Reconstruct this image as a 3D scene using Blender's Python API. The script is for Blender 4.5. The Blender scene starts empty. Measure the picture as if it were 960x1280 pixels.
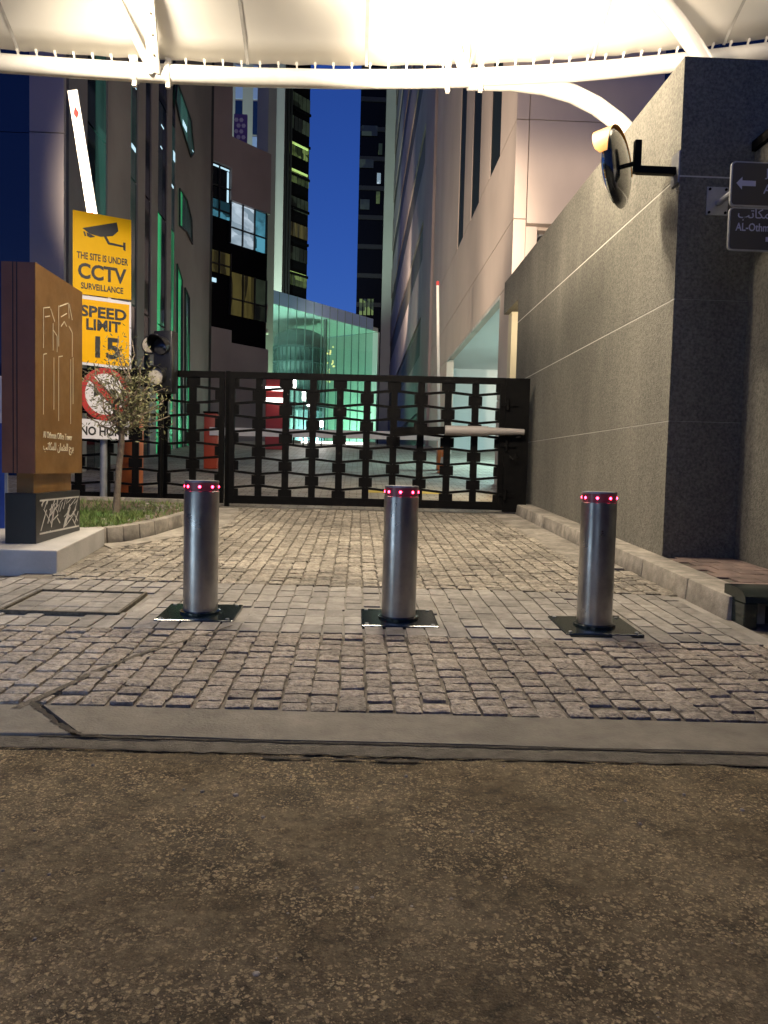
import bpy, bmesh, math, random
from mathutils import Vector, Matrix
R = math.radians
scene = bpy.context.scene
col = scene.collection
random.seed(7)

# ------------------------------------------------------------------ camera
CAM_H = 1.15
YAW, PITCH, ROLL, FPX = R(2.1), R(3.25), R(1.43), 950.0
fw = Vector((math.sin(YAW) * math.cos(PITCH), math.cos(YAW) * math.cos(PITCH), -math.sin(PITCH)))
rt0 = Vector((math.cos(YAW), -math.sin(YAW), 0)); up0 = rt0.cross(fw)
rt = rt0 * math.cos(ROLL) + up0 * math.sin(ROLL); up = up0 * math.cos(ROLL) - rt0 * math.sin(ROLL)
cam_d = bpy.data.cameras.new('camera'); cam = bpy.data.objects.new('camera', cam_d); col.objects.link(cam)
cam_d.sensor_fit = 'VERTICAL'; cam_d.sensor_height = 36; cam_d.lens = FPX / 1280 * 36
cam_d.clip_start = 0.05; cam_d.clip_end = 2000
M = Matrix((rt, up, -fw)).transposed().to_4x4(); M.translation = (0, 0, CAM_H)
cam.matrix_world = M
scene.camera = cam

# ------------------------------------------------------------------ world: clear sky after sunset
SKY_STRENGTH = 0.15
world = bpy.data.worlds.new('World'); scene.world = world; world.use_nodes = True
wn = world.node_tree; bg = wn.nodes['Background']
sky = wn.nodes.new('ShaderNodeTexSky'); sky.sky_type = 'NISHITA'; sky.sun_disc = False
sky.sun_elevation = R(4.0); sky.sun_rotation = R(180); sky.ozone_density = 4; sky.dust_density = 0.3
tint = wn.nodes.new('ShaderNodeMix'); tint.data_type = 'RGBA'; tint.blend_type = 'MULTIPLY'; tint.inputs[0].default_value = 1
tint.inputs[7].default_value = (0.46, 0.47, 1.0, 1)
wn.links.new(sky.outputs[0], tint.inputs[6]); wn.links.new(tint.outputs[2], bg.inputs[0])
bg.inputs[1].default_value = SKY_STRENGTH

scene.view_settings.view_transform = 'Standard'; scene.view_settings.look = 'None'
scene.view_settings.exposure = 0.0; scene.view_settings.gamma = 1.0
scene.view_settings.use_curve_mapping = False
scene.cycles.use_denoising = True; scene.cycles.adaptive_threshold = 0.03
scene.cycles.max_bounces = 6; scene.cycles.diffuse_bounces = 3; scene.cycles.glossy_bounces = 3
scene.cycles.transparent_max_bounces = 12; scene.cycles.sample_clamp_indirect = 6

# lamp powers (the lamps themselves are built with their fixtures below)
P_CANOPY_DOWN, P_CANOPY_UP, P_STREET, P_GATE, P_FACADE = 215, 420, 150, 110, 2600

# ------------------------------------------------------------------ ground profile and photo rays
S1, Y0, S2, YB, YT = 0.042, 3.05, 0.085, 14.5, 36.0
def gz(y):
    if y <= Y0: return 0.0
    if y <= YB: return S1 * (y - Y0)
    return S1 * (YB - Y0) + S2 * (min(y, YT) - YB)
def ray(px, py):
    return fw + rt * ((px - 480) / FPX) + up * ((640 - py) / FPX)
C0 = Vector((0, 0, CAM_H))
def at(px, py, Y): d = ray(px, py); return C0 + d * (Y / d.y)
def onX(px, py, X): d = ray(px, py); return C0 + d * (X / d.x)
def hit(px, py, P, n): d = ray(px, py); return C0 + d * ((Vector(P) - C0).dot(n) / d.dot(n))
V = Vector

# ------------------------------------------------------------------ materials
MATS = {}
def lin(r, g, b):
    f = lambda c: (c / 255 / 12.92) if c / 255 <= 0.04045 else ((c / 255 + 0.055) / 1.055) ** 2.4
    return (f(r), f(g), f(b))
def mat(name, c1, c2=None, scale=4.0, rough=0.6, metal=0.0, bump=0.0, bscale=60.0, emit=0.0, ecol=None,
        rand=0.0, spec=0.5, rvar=0.0, detail=6, coat=0.0, lo=0.35, hi=0.65, stretch=None, stain=0.0, sscale=1.2, sstr=(1, 1, 1), bdist=0.02):
    m = bpy.data.materials.new(name); m.use_nodes = True; nt = m.node_tree; L = nt.links
    b = nt.nodes['Principled BSDF']
    b.inputs['Base Color'].default_value = (*c1, 1); b.inputs['Roughness'].default_value = rough
    b.inputs['Metallic'].default_value = metal; b.inputs['Specular IOR Level'].default_value = spec
    if coat: b.inputs['Coat Weight'].default_value = coat; b.inputs['Coat Roughness'].default_value = 0.15
    geo = nt.nodes.new('ShaderNodeNewGeometry'); pos = geo.outputs['Position']
    if stretch:
        mp = nt.nodes.new('ShaderNodeMapping'); mp.inputs['Scale'].default_value = stretch
        L.new(pos, mp.inputs['Vector']); pos = mp.outputs[0]
    out = None
    if c2 is not None:
        n = nt.nodes.new('ShaderNodeTexNoise'); n.inputs['Scale'].default_value = scale; n.inputs['Detail'].default_value = detail
        n.inputs['Roughness'].default_value = 0.65
        L.new(pos, n.inputs['Vector'])
        rp = nt.nodes.new('ShaderNodeMapRange'); rp.inputs[1].default_value = lo; rp.inputs[2].default_value = hi
        L.new(n.outputs[0], rp.inputs[0])
        mx = nt.nodes.new('ShaderNodeMix'); mx.data_type = 'RGBA'
        mx.inputs[6].default_value = (*c1, 1); mx.inputs[7].default_value = (*c2, 1)
        L.new(rp.outputs[0], mx.inputs[0]); out = mx.outputs[2]
        if rvar:
            rr = nt.nodes.new('ShaderNodeMapRange'); rr.inputs[3].default_value = rough - rvar; rr.inputs[4].default_value = rough + rvar
            L.new(rp.outputs[0], rr.inputs[0]); L.new(rr.outputs[0], b.inputs['Roughness'])
    if rand:
        oi = nt.nodes.new('ShaderNodeObjectInfo'); hs = nt.nodes.new('ShaderNodeHueSaturation')
        mr = nt.nodes.new('ShaderNodeMapRange'); mr.inputs[3].default_value = 1 - rand; mr.inputs[4].default_value = 1 + rand
        isl = nt.nodes.new('ShaderNodeMath'); isl.operation = 'ADD'
        L.new(oi.outputs['Random'], isl.inputs[0]); L.new(geo.outputs['Random Per Island'], isl.inputs[1])
        fr = nt.nodes.new('ShaderNodeMath'); fr.operation = 'FRACT'; L.new(isl.outputs[0], fr.inputs[0])
        L.new(fr.outputs[0], mr.inputs[0]); L.new(mr.outputs[0], hs.inputs['Value'])
        if out is not None: L.new(out, hs.inputs['Color'])
        else: hs.inputs['Color'].default_value = (*c1, 1)
        out = hs.outputs[0]
    if stain:
        smp = nt.nodes.new('ShaderNodeMapping'); smp.inputs['Scale'].default_value = sstr; L.new(geo.outputs['Position'], smp.inputs['Vector'])
        sn = nt.nodes.new('ShaderNodeTexNoise'); sn.inputs['Scale'].default_value = sscale; sn.inputs['Detail'].default_value = 6; L.new(smp.outputs[0], sn.inputs['Vector'])
        sr = nt.nodes.new('ShaderNodeMapRange'); sr.inputs[1].default_value = 0.35; sr.inputs[2].default_value = 0.68; sr.inputs[3].default_value = 1 - stain; sr.inputs[4].default_value = 1 + stain * 0.35
        L.new(sn.outputs[0], sr.inputs[0]); sh = nt.nodes.new('ShaderNodeHueSaturation'); L.new(sr.outputs[0], sh.inputs['Value'])
        if out is not None: L.new(out, sh.inputs['Color'])
        else: sh.inputs['Color'].default_value = (*c1, 1)
        out = sh.outputs[0]
    if out is not None: L.new(out, b.inputs['Base Color'])
    if bump:
        n2 = nt.nodes.new('ShaderNodeTexNoise'); n2.inputs['Scale'].default_value = bscale; n2.inputs['Detail'].default_value = 5
        L.new(geo.outputs['Position'], n2.inputs['Vector'])
        bp = nt.nodes.new('ShaderNodeBump'); bp.inputs['Strength'].default_value = bump; bp.inputs['Distance'].default_value = bdist
        L.new(n2.outputs[0], bp.inputs['Height']); L.new(bp.outputs[0], b.inputs['Normal'])
    if emit:
        b.inputs['Emission Color'].default_value = (*(ecol or c1), 1); b.inputs['Emission Strength'].default_value = emit
    if emit: m.cycles.emission_sampling = 'NONE'
    MATS[name] = m
    return m
def glass_pane(name, tintc, fac, rough=0.02):
    m = bpy.data.materials.new(name); m.use_nodes = True; nt = m.node_tree; L = nt.links
    nt.nodes.remove(nt.nodes['Principled BSDF'])
    t = nt.nodes.new('ShaderNodeBsdfTransparent'); t.inputs[0].default_value = (*tintc, 1)
    g = nt.nodes.new('ShaderNodeBsdfGlossy'); g.inputs['Roughness'].default_value = rough
    mx = nt.nodes.new('ShaderNodeMixShader'); mx.inputs[0].default_value = fac
    L.new(t.outputs[0], mx.inputs[1]); L.new(g.outputs[0], mx.inputs[2])
    L.new(mx.outputs[0], nt.nodes['Material Output'].inputs[0]); MATS[name] = m
    return m
def lit_room(name, ca, cb, strength, scale=2.0, st=(1, 1, 1)):
    """a lit window: emission broken up by furniture and blinds"""
    m = bpy.data.materials.new(name); m.use_nodes = True; nt = m.node_tree; L = nt.links
    b = nt.nodes['Principled BSDF']; b.inputs['Roughness'].default_value = 0.1; b.inputs['Base Color'].default_value = (0.02, 0.02, 0.02, 1)
    geo = nt.nodes.new('ShaderNodeNewGeometry')
    v = nt.nodes.new('ShaderNodeTexVoronoi'); v.distance = 'CHEBYCHEV'; v.inputs['Scale'].default_value = scale
    n = nt.nodes.new('ShaderNodeTexNoise'); n.inputs['Scale'].default_value = scale * 1.7; n.inputs['Detail'].default_value = 5
    mp = nt.nodes.new('ShaderNodeMapping'); mp.inputs['Scale'].default_value = st; L.new(geo.outputs['Position'], mp.inputs['Vector'])
    L.new(mp.outputs[0], v.inputs['Vector']); L.new(mp.outputs[0], n.inputs['Vector']); m.cycles.emission_sampling = 'NONE'
    sp = nt.nodes.new('ShaderNodeSeparateColor'); L.new(v.outputs['Color'], sp.inputs[0])
    ad = nt.nodes.new('ShaderNodeMath'); ad.operation = 'MULTIPLY'; L.new(sp.outputs[0], ad.inputs[0]); L.new(n.outputs[0], ad.inputs[1])
    mr = nt.nodes.new('ShaderNodeMapRange'); mr.inputs[1].default_value = 0.08; mr.inputs[2].default_value = 0.45; L.new(ad.outputs[0], mr.inputs[0])
    mx = nt.nodes.new('ShaderNodeMix'); mx.data_type = 'RGBA'; mx.inputs[6].default_value = (*ca, 1); mx.inputs[7].default_value = (*cb, 1)
    L.new(mr.outputs[0], mx.inputs[0]); L.new(mx.outputs[2], b.inputs['Emission Color']); b.inputs['Emission Strength'].default_value = strength
    MATS[name] = m
    return m

mat('sett', (0.38, 0.325, 0.265), (0.17, 0.142, 0.112), 28, 0.62, bump=0.9, bscale=50, rand=0.24, rvar=0.15, lo=0.36, hi=0.66, stain=0.35, sscale=1.6)
mat('sett_back', (0.40, 0.355, 0.285), (0.16, 0.138, 0.106), 24, 0.62, bump=0.9, bscale=40, rand=0.32, rvar=0.15, lo=0.36, hi=0.66, stain=0.4, sscale=1.3)
mat('paver', (0.34, 0.315, 0.28), (0.20, 0.183, 0.16), 14, 0.6, bump=0.3, bscale=70, rand=0.2, stain=0.35, sscale=1.8)
mat('mortar', (0.20, 0.175, 0.14), (0.045, 0.037, 0.028), 4, 0.9, bump=0.4, bscale=60)
mat('mortar_pale', (0.33, 0.31, 0.28), (0.17, 0.155, 0.13), 2, 0.9, bump=0.3, bscale=60)
mat('concrete', (0.185, 0.165, 0.13), (0.12, 0.105, 0.08), 7, 0.75, bump=0.25, bscale=80, stain=0.35, sscale=2.0)
mat('kerb_concrete', (0.38, 0.34, 0.285), (0.22, 0.2, 0.165), 9, 0.75, bump=0.3, bscale=60, rand=0.16, stain=0.35, sscale=2.5)
mat('white_concrete', (0.52, 0.50, 0.47), (0.40, 0.38, 0.35), 6, 0.7, bump=0.2, bscale=60, stain=0.25, sscale=3)
mat('dirt', (0.06, 0.05, 0.036), (0.13, 0.11, 0.08), 25, 0.95, bump=0.6, bscale=120)
mat('dirt_dark', (0.02, 0.015, 0.01), (0.04, 0.032, 0.022), 30, 0.95)
mat('cement_lip', (0.10, 0.088, 0.066), (0.045, 0.037, 0.026), 14, 0.85, bump=0.5, bscale=90)
mat('stone', (0.225, 0.213, 0.173), (0.098, 0.092, 0.075), 34, 0.85, bump=0.6, bscale=75, bdist=0.02, detail=8, lo=0.36, hi=0.66, stain=0.42, sscale=0.8, sstr=(1, 1, 0.3))
mat('grout', (0.50, 0.48, 0.43), None, rough=0.85)
mat('red_brick', (0.22, 0.15, 0.125), (0.15, 0.11, 0.095), 8, 0.85, rand=0.25, bump=0.3, stain=0.4, sscale=3)
mat('black_steel', (0.0022, 0.002, 0.002), (0.004, 0.0037, 0.0034), 12, 0.55, bump=0.05, spec=0.09)
mat('black_plastic', (0.012, 0.012, 0.013), None, rough=0.35)
mat('steel', (0.50, 0.50, 0.51), (0.38, 0.375, 0.375), 5, 0.33, 1.0, rvar=0.06, stain=0.3, sscale=6, sstr=(1, 1, .4))
mat('steel_dull', (0.32, 0.32, 0.33), (0.24, 0.24, 0.25), 5, 0.45, 0.8)
mat('opener_grey', (0.30, 0.275, 0.255), None, rough=0.45)
mat('galv', (0.45, 0.46, 0.48), (0.36, 0.37, 0.39), 8, 0.4, 0.7)
mat('plate', (0.012, 0.02, 0.018), (0.02, 0.03, 0.026), 10, 0.16, 0.3, coat=0.4)
mat('led_ring', (0.13, 0.10, 0.11), None, rough=0.3, metal=0.6, emit=0.035, ecol=(1, 0.03, 0.10))
mat('led_red', (1, 0.05, 0.08), None, emit=42, ecol=(1, 0.02, 0.06))
mat('membrane', (0.84, 0.81, 0.75), (0.81, 0.78, 0.71), 0.7, 0.6)
mat('white_steel', (0.78, 0.75, 0.68), (0.70, 0.67, 0.60), 4, 0.35)
mat('rope', (0.25, 0.2, 0.13), None, rough=0.8)
mat('gold', lin(134, 97, 48), lin(120, 85, 40), 3, 0.42, 0.25, rvar=0.08, stain=0.15, sscale=2)
mat('bronze', lin(142, 90, 62), lin(130, 82, 57), 3, 0.45, 0.2)
mat('etched', (0.75, 0.68, 0.5), None, rough=0.5)
mat('white_paint', (0.58, 0.56, 0.52), (0.48, 0.46, 0.42), 8, 0.5, stain=0.2, sscale=3)
mat('sign_yellow', lin(246, 192, 4), lin(238, 182, 2), 2, 0.45, spec=0.15)
mat('sign_orange', lin(250, 190, 6), lin(242, 180, 5), 2, 0.45, spec=0.15)
mat('sign_white', (0.78, 0.76, 0.78), None, rough=0.35)
mat('sign_red', (0.42, 0.035, 0.03), None, rough=0.35)
mat('sign_black', (0.01, 0.01, 0.01), None, rough=0.5)
mat('sign_grey', (0.075, 0.066, 0.058), (0.065, 0.058, 0.05), 2, 0.4)
mat('sign_lilac', (0.55, 0.54, 0.66), None, rough=0.5)
mat('orange_paint', (0.62, 0.16, 0.03), (0.5, 0.12, 0.02), 4, 0.4)
mat('red_orange', (0.45, 0.06, 0.02), None, rough=0.45)
mat('lens_cream', (0.66, 0.60, 0.48), (0.5, 0.45, 0.36), 30, 0.25, coat=0.5)
mat('lens_dark', (0.045, 0.045, 0.05), None, rough=0.15, coat=0.5)
mat('mirror', (0.75, 0.85, 0.85), None, rough=0.03, metal=1.0)
mat('mirror_back', (0.012, 0.016, 0.015), None, rough=0.1, coat=0.8)
mat('visor', lin(226, 150, 50), lin(205, 130, 40), 5, 0.5)
mat('bark', (0.24, 0.19, 0.14), (0.13, 0.10, 0.075), 14, 0.85, bump=0.6, bscale=50)
mat('olive_leaf', (0.11, 0.12, 0.05), (0.20, 0.19, 0.085), 6, 0.55, rand=0.35)
mat('grass_blade', (0.07, 0.17, 0.03), (0.15, 0.19, 0.05), 4, 0.6, rand=0.35)
mat('soil', (0.10, 0.075, 0.045), (0.19, 0.15, 0.10), 9, 0.95, bump=0.5)
mat('blue_panel', (0.02, 0.07, 0.34), (0.03, 0.09, 0.42), 2, 0.3)
mat('lilac_panel', (0.46, 0.40, 0.37), (0.42, 0.37, 0.345), 0.6, 0.6, stain=0.1, sscale=.6)
mat('grey_panel', (0.29, 0.26, 0.235), (0.26, 0.232, 0.21), 0.5, 0.5, stain=0.2, sscale=.4)
mat('beige_panel', (0.58, 0.48, 0.41), (0.54, 0.445, 0.38), 0.5, 0.6, stain=0.14, sscale=.5, sstr=(1, 1, .4))
mat('mauve_panel', (0.36, 0.295, 0.28), (0.33, 0.27, 0.26), 0.4, 0.6, stain=0.18, sscale=.3)
mat('pale_tower', (0.50, 0.52, 0.48), (0.45, 0.47, 0.43), 0.3, 0.6)
mat('dark_core', (0.012, 0.011, 0.012), None, rough=0.6)
mat('navy_glass', (0.008, 0.02, 0.07), None, rough=0.06, spec=0.7)
mat('dark_glass', (0.004, 0.008, 0.009), None, rough=0.04, spec=0.6)
mat('slot_glass', (0.012, 0.018, 0.019), None, rough=0.5, spec=0.06)
mat('black_glass', (0.003, 0.003, 0.004), None, rough=0.2, spec=0.12)
mat('louvre', (0.075, 0.062, 0.042), None, rough=0.6)
mat('mullion_pale', (0.16, 0.24, 0.24), None, rough=0.5)
mat('mullion', (0.02, 0.02, 0.022), None, rough=0.4)
mat('rotunda_grey', (0.50, 0.58, 0.58), (0.33, 0.41, 0.42), 1.2, 0.6)
mat('rotunda_dark', (0.17, 0.23, 0.24), None, rough=0.5)
mat('lamp_amber', (1, .8, .4), None, emit=1.3, ecol=(1, .72, .3))
mat('cream_wall', (0.60, 0.54, 0.38), (0.55, 0.49, 0.34), 1, 0.7)
mat('white_wall', (0.72, 0.74, 0.74), None, rough=0.7)
mat('lamp_glass', (1, 0.9, 0.7), None, emit=6, ecol=(1, 0.82, 0.55))
mat('lamp_cool', (0.8, 0.9, 1), None, emit=6, ecol=(0.75, 0.88, 1))
mat('lamp_white', (1, 1, 1), None, emit=4.0, ecol=(1, 0.97, 0.9))
mat('tube_teal', (0.7, 0.9, 1), None, emit=0.9, ecol=(0.55, 0.85, 1))
mat('tube_green', (0.7, 1, 0.4), None, emit=0.55, ecol=(0.6, 0.9, 0.22))
mat('shop_glint', (0.1, 0.1, 0.1), None, emit=1.4, ecol=(0.62, 0.8, 1.0))
mat('box_lit', (0.5, 0.5, 0.5), None, emit=6.0, ecol=(0.62, 0.84, 1.0))
MATS['box_lit'].cycles.emission_sampling = 'AUTO'
mat('spandrel', (0.42, 0.56, 0.92), None, rough=0.15, spec=0.6)  # sky reflection of the glass put into this blue base colour
mat('paving_far', (0.45, 0.40, 0.33), (0.30, 0.265, 0.22), 2.2, 0.6, bump=0.2, bscale=20, rvar=0.12)
mat('yellow_paint', (0.55, 0.40, 0.05), (0.40, 0.29, 0.05), 9, 0.7)
mat('chair_purple', (0.12, 0.08, 0.4), None, rough=0.6)
mat('disc_pale', (0.5, 0.5, 0.75), None, rough=0.6)
glass_pane('clear_glass', (0.80, 0.95, 0.90), 0.10)
glass_pane('window_glass', (0.7, 0.85, 0.9), 0.12)
lit_room('green_glass', (0.002, 0.008, 0.006), (0.025, 0.34, 0.12), 1.0, 0.8, (1, 1.6, .16))
lit_room('dim_green_glass', (0.002, 0.005, 0.005), (0.025, 0.10, 0.075), 0.7, 0.7, (1, 1.6, .2))
lit_room('room_teal', (0.01, 0.05, 0.07), (0.15, 0.55, 0.75), 0.55, 1.1)
lit_room('room_white', (0.26, 0.36, 0.44), (0.66, 0.80, 0.92), 0.75, 1.0, (1, 1, 1.8))
lit_room('room_yellow', (0.02, 0.016, 0.005), (0.16, 0.13, 0.035), 0.4, 2.2, (1, 1, .12))
lit_room('room_green', (0.015, 0.025, 0.008), (0.25, 0.36, 0.10), 0.55, 0.9)
lit_room('room_dim', (0.003, 0.004, 0.003), (0.035, 0.05, 0.03), 0.5, 0.6)

def asphalt():
    m = bpy.data.materials.new('asphalt'); m.use_nodes = True; nt = m.node_tree; L = nt.links; N = nt.nodes.new
    b = nt.nodes['Principled BSDF']
    geo = N('ShaderNodeNewGeometry'); P = geo.outputs['Position']
    def noise(s, d=6, r=0.6):
        n = N('ShaderNodeTexNoise'); n.inputs['Scale'].default_value = s; n.inputs['Detail'].default_value = d; n.inputs['Roughness'].default_value = r
        L.new(P, n.inputs['Vector']); return n.outputs[0]
    def rng(v, a, c, o0=0.0, o1=1.0):
        q = N('ShaderNodeMapRange'); q.inputs[1].default_value = a; q.inputs[2].default_value = c; q.inputs[3].default_value = o0; q.inputs[4].default_value = o1
        L.new(v, q.inputs[0]); return q.outputs[0]
    def mix(f, a, c):
        x = N('ShaderNodeMix'); x.data_type = 'RGBA'; L.new(f, x.inputs[0])
        for s, v in ((6, a), (7, c)):
            if isinstance(v, tuple): x.inputs[s].default_value = (*v, 1)
            else: L.new(v, x.inputs[s])
        return x.outputs[2]
    def mul(a, c):
        q = N('ShaderNodeMath'); q.operation = 'MULTIPLY'
        for i, v in ((0, a), (1, c)):
            if isinstance(v, float): q.inputs[i].default_value = v
            else: L.new(v, q.inputs[i])
        return q.outputs[0]
    b.inputs['Specular IOR Level'].default_value = 0.18
    # tar binder, worn dusty patches, then two sizes of exposed stone chips
    base = mix(rng(noise(17, 10, 0.75), 0.36, 0.64), (0.020, 0.0145, 0.0075), (0.155, 0.115, 0.061))
    q = N('ShaderNodeMath'); q.operation = 'MULTIPLY'; L.new(rng(noise(1.5, 7, 0.65), 0.44, 0.60), q.inputs[0]); L.new(rng(noise(24, 8, 0.75), 0.40, 0.62, 0.15, 0.9), q.inputs[1])
    base = mix(q.outputs[0], base, (0.27, 0.21, 0.122))
    base = mix(rng(noise(2.6, 6), 0.54, 0.70, 0, .8), base, (0.020, 0.0145, 0.008))
    hts = []
    nz = N('ShaderNodeTexNoise'); nz.inputs['Scale'].default_value = 70; nz.inputs['Detail'].default_value = 3; L.new(P, nz.inputs['Vector'])
    vm = N('ShaderNodeVectorMath'); vm.operation = 'MULTIPLY_ADD'; vm.inputs[1].default_value = (.022, .022, .022)
    L.new(nz.outputs[1], vm.inputs[0]); L.new(P, vm.inputs[2]); PD = vm.outputs[0]
    for sc, thr, colr in ((50, 0.78, (0.42, 0.33, 0.185)), (85, 0.64, (0.33, 0.255, 0.145)), (140, 0.52, (0.26, 0.20, 0.110))):
        v = N('ShaderNodeTexVoronoi'); v.inputs['Scale'].default_value = sc; L.new(PD, v.inputs['Vector'])
        v.inputs['Randomness'].default_value = 1
        sp = N('ShaderNodeSeparateColor'); L.new(v.outputs['Color'], sp.inputs[0])
        sel = rng(sp.outputs[0], thr, thr + 0.06)
        core = rng(v.outputs['Distance'], 0.30, 0.52, 1, 0)
        f = mul(mul(sel, core), rng(noise(2.4, 7, .7), 0.38, 0.60, 0.12, 1.0))
        tone = mix(sp.outputs[1], colr, (0.68, 0.52, 0.29))
        base = mix(f, base, tone); hts.append(f)
    # fine grit
    base = mix(rng(noise(260, 2), 0.5, 0.75, 0, 0.45), base, (0.13, 0.11, 0.078))
    base = mix(rng(noise(210, 2), 0.25, 0.42, 0.6, 0), base, (0.015, 0.012, 0.009))
    L.new(base, b.inputs['Base Color'])
    L.new(rng(noise(2.0, 4), 0.3, 0.7, 0.48, 0.85), b.inputs['Roughness'])
    ad = N('ShaderNodeMath'); ad.operation = 'ADD'; L.new(hts[0], ad.inputs[0]); L.new(noise(120, 5, 0.7), ad.inputs[1])
    bp = N('ShaderNodeBump'); bp.inputs['Strength'].default_value = 1.0; bp.inputs['Distance'].default_value = 0.012
    L.new(ad.outputs[0], bp.inputs['Height']); L.new(bp.outputs[0], b.inputs['Normal'])
    MATS['asphalt'] = m
asphalt()
def brick_far():
    m = MATS['paving_far']; nt = m.node_tree; L = nt.links; N = nt.nodes.new; b = nt.nodes['Principled BSDF']
    src = b.inputs['Base Color'].links[0].from_socket
    geo = N('ShaderNodeNewGeometry'); br = N('ShaderNodeTexBrick'); br.inputs['Scale'].default_value = 1
    br.inputs['Brick Width'].default_value = 0.3; br.inputs['Row Height'].default_value = 0.16; br.inputs['Mortar Size'].default_value = 0.014
    br.inputs['Color1'].default_value = (1, 1, 1, 1); br.inputs['Color2'].default_value = (0.75, 0.75, 0.75, 1); br.inputs['Mortar'].default_value = (0.35, 0.33, 0.3, 1)
    L.new(geo.outputs['Position'], br.inputs['Vector'])
    mx = N('ShaderNodeMix'); mx.data_type = 'RGBA'; mx.blend_type = 'MULTIPLY'; mx.inputs[0].default_value = 1
    L.new(src, mx.inputs[6]); L.new(br.outputs[0], mx.inputs[7]); L.new(mx.outputs[2], b.inputs['Base Color'])
brick_far()

# ------------------------------------------------------------------ mesh helpers
WL = {}
def tag(o, label=None, cat=None, group=None, kind=None):
    if label: o['label'] = label
    if cat: o['category'] = cat
    if group: o['group'] = group
    if kind: o['kind'] = kind
    return o
def thing(name, loc, label, cat, group=None, kind=None):
    o = bpy.data.objects.new(name, None); col.objects.link(o); o.location = loc; o.empty_display_size = 0.1
    WL[o.name] = V(loc)
    return tag(o, label, cat, group, kind)
def ground(y, x=0): return gz(y)
class MB:
    def __init__(s): s.v = []; s.f = []
    def add(s, vs, fs):
        n = len(s.v); s.v += [V(p) for p in vs]; s.f += [tuple(i + n for i in f) for f in fs]; return s
    def hexa(s, p):     # 4 bottom then 4 top, same winding
        return s.add(p, [(0, 3, 2, 1), (4, 5, 6, 7), (0, 1, 5, 4), (1, 2, 6, 5), (2, 3, 7, 6), (3, 0, 4, 7)])
    def box(s, x0, x1, y0, y1, z0, z1):
        return s.hexa([(x0, y0, z0), (x1, y0, z0), (x1, y1, z0), (x0, y1, z0), (x0, y0, z1), (x1, y0, z1), (x1, y1, z1), (x0, y1, z1)])
    def frame(s, O, A, B, Cc, a0, a1, b0, b1, c0, c1):   # box in the frame (A, B, C) at O
        O, A, B, Cc = V(O), V(A), V(B), V(Cc)
        P = lambda a, b, c: O + A * a + B * b + Cc * c
        return s.hexa([P(a0, b0, c0), P(a1, b0, c0), P(a1, b1, c0), P(a0, b1, c0), P(a0, b0, c1), P(a1, b0, c1), P(a1, b1, c1), P(a0, b1, c1)])
    def bar(s, p, q, w, h, ref=(0, 0, 1)):
        p, q = V(p), V(q); d = (q - p); l = d.length; d.normalize()
        a = d.cross(V(ref))
        if a.length < 1e-4: a = d.cross(V((1, 0, 0)))
        a.normalize(); b = a.cross(d)
        return s.frame(p, d, a, b, 0, l, -w / 2, w / 2, -h / 2, h / 2)
    def tube(s, path, r, seg=10, caps=True):
        path = [V(p) for p in path]; n = len(path); rs = r if isinstance(r, (list, tuple)) else [r] * n
        t0 = (path[1] - path[0]).normalized(); a = t0.cross(V((0, 0, 1)))
        if a.length < 1e-3: a = t0.cross(V((1, 0, 0)))
        a.normalize(); base = len(s.v)
        for i, p in enumerate(path):
            t = (path[min(i + 1, n - 1)] - path[max(i - 1, 0)]).normalized()
            a = (a - t * a.dot(t)).normalized(); b = t.cross(a)
            for k in range(seg):
                g = 2 * math.pi * k / seg; s.v.append(p + (a * math.cos(g) + b * math.sin(g)) * rs[i])
        for i in range(n - 1):
            for k in range(seg):
                k2 = (k + 1) % seg
                s.f.append((base + i * seg + k, base + i * seg + k2, base + (i + 1) * seg + k2, base + (i + 1) * seg + k))
        if caps:
            s.f.append(tuple(base + k for k in reversed(range(seg)))); s.f.append(tuple(base + (n - 1) * seg + k for k in range(seg)))
        return s
    def lathe(s, c, prof, seg=32, axis=(0, 0, 1)):
        c = V(c); ax = V(axis).normalized(); a = ax.cross(V((0, 0, 1)))
        if a.length < 1e-3: a = V((1, 0, 0))
        a.normalize(); b = ax.cross(a); base = len(s.v)
        for r, h in prof:
            for k in range(seg):
                g = 2 * math.pi * k / seg; s.v.append(c + ax * h + (a * math.cos(g) + b * math.sin(g)) * max(r, 1e-4))
        for i in range(len(prof) - 1):
            for k in range(seg):
                k2 = (k + 1) % seg
                s.f.append((base + i * seg + k, base + i * seg + k2, base + (i + 1) * seg + k2, base + (i + 1) * seg + k))
        s.f.append(tuple(base + k for k in reversed(range(seg)))); s.f.append(tuple(base + (len(prof) - 1) * seg + k for k in range(seg)))
        return s
    def prism(s, pts, d):      # polygon (world points) extruded by vector d
        n = len(pts); pts = [V(p) for p in pts]; d = V(d)
        return s.add(pts + [p + d for p in pts], [tuple(reversed(range(n))), tuple(range(n, 2 * n))] + [(i, (i + 1) % n, n + (i + 1) % n, n + i) for i in range(n)])
    def mesh(s, name, origin=(0, 0, 0), smooth=False, bevel=0.0, segs=2):
        me = bpy.data.meshes.new(name); o = V(origin)
        me.from_pydata([tuple(p - o) for p in s.v], [], s.f); me.validate()
        bm = bmesh.new(); bm.from_mesh(me); bmesh.ops.recalc_face_normals(bm, faces=bm.faces[:])
        if bevel:
            eds = [e for e in bm.edges if len(e.link_faces) == 2 and e.calc_face_angle(0) > 0.6]
            bmesh.ops.bevel(bm, geom=eds, offset=bevel, segments=segs, affect='EDGES', profile=0.5, clamp_overlap=True)
        bm.to_mesh(me); bm.free()
        if smooth:
            for p in me.polygons: p.use_smooth = True
            try: me.set_sharp_from_angle(angle=R(38))
            except Exception: pass
        return me
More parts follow.
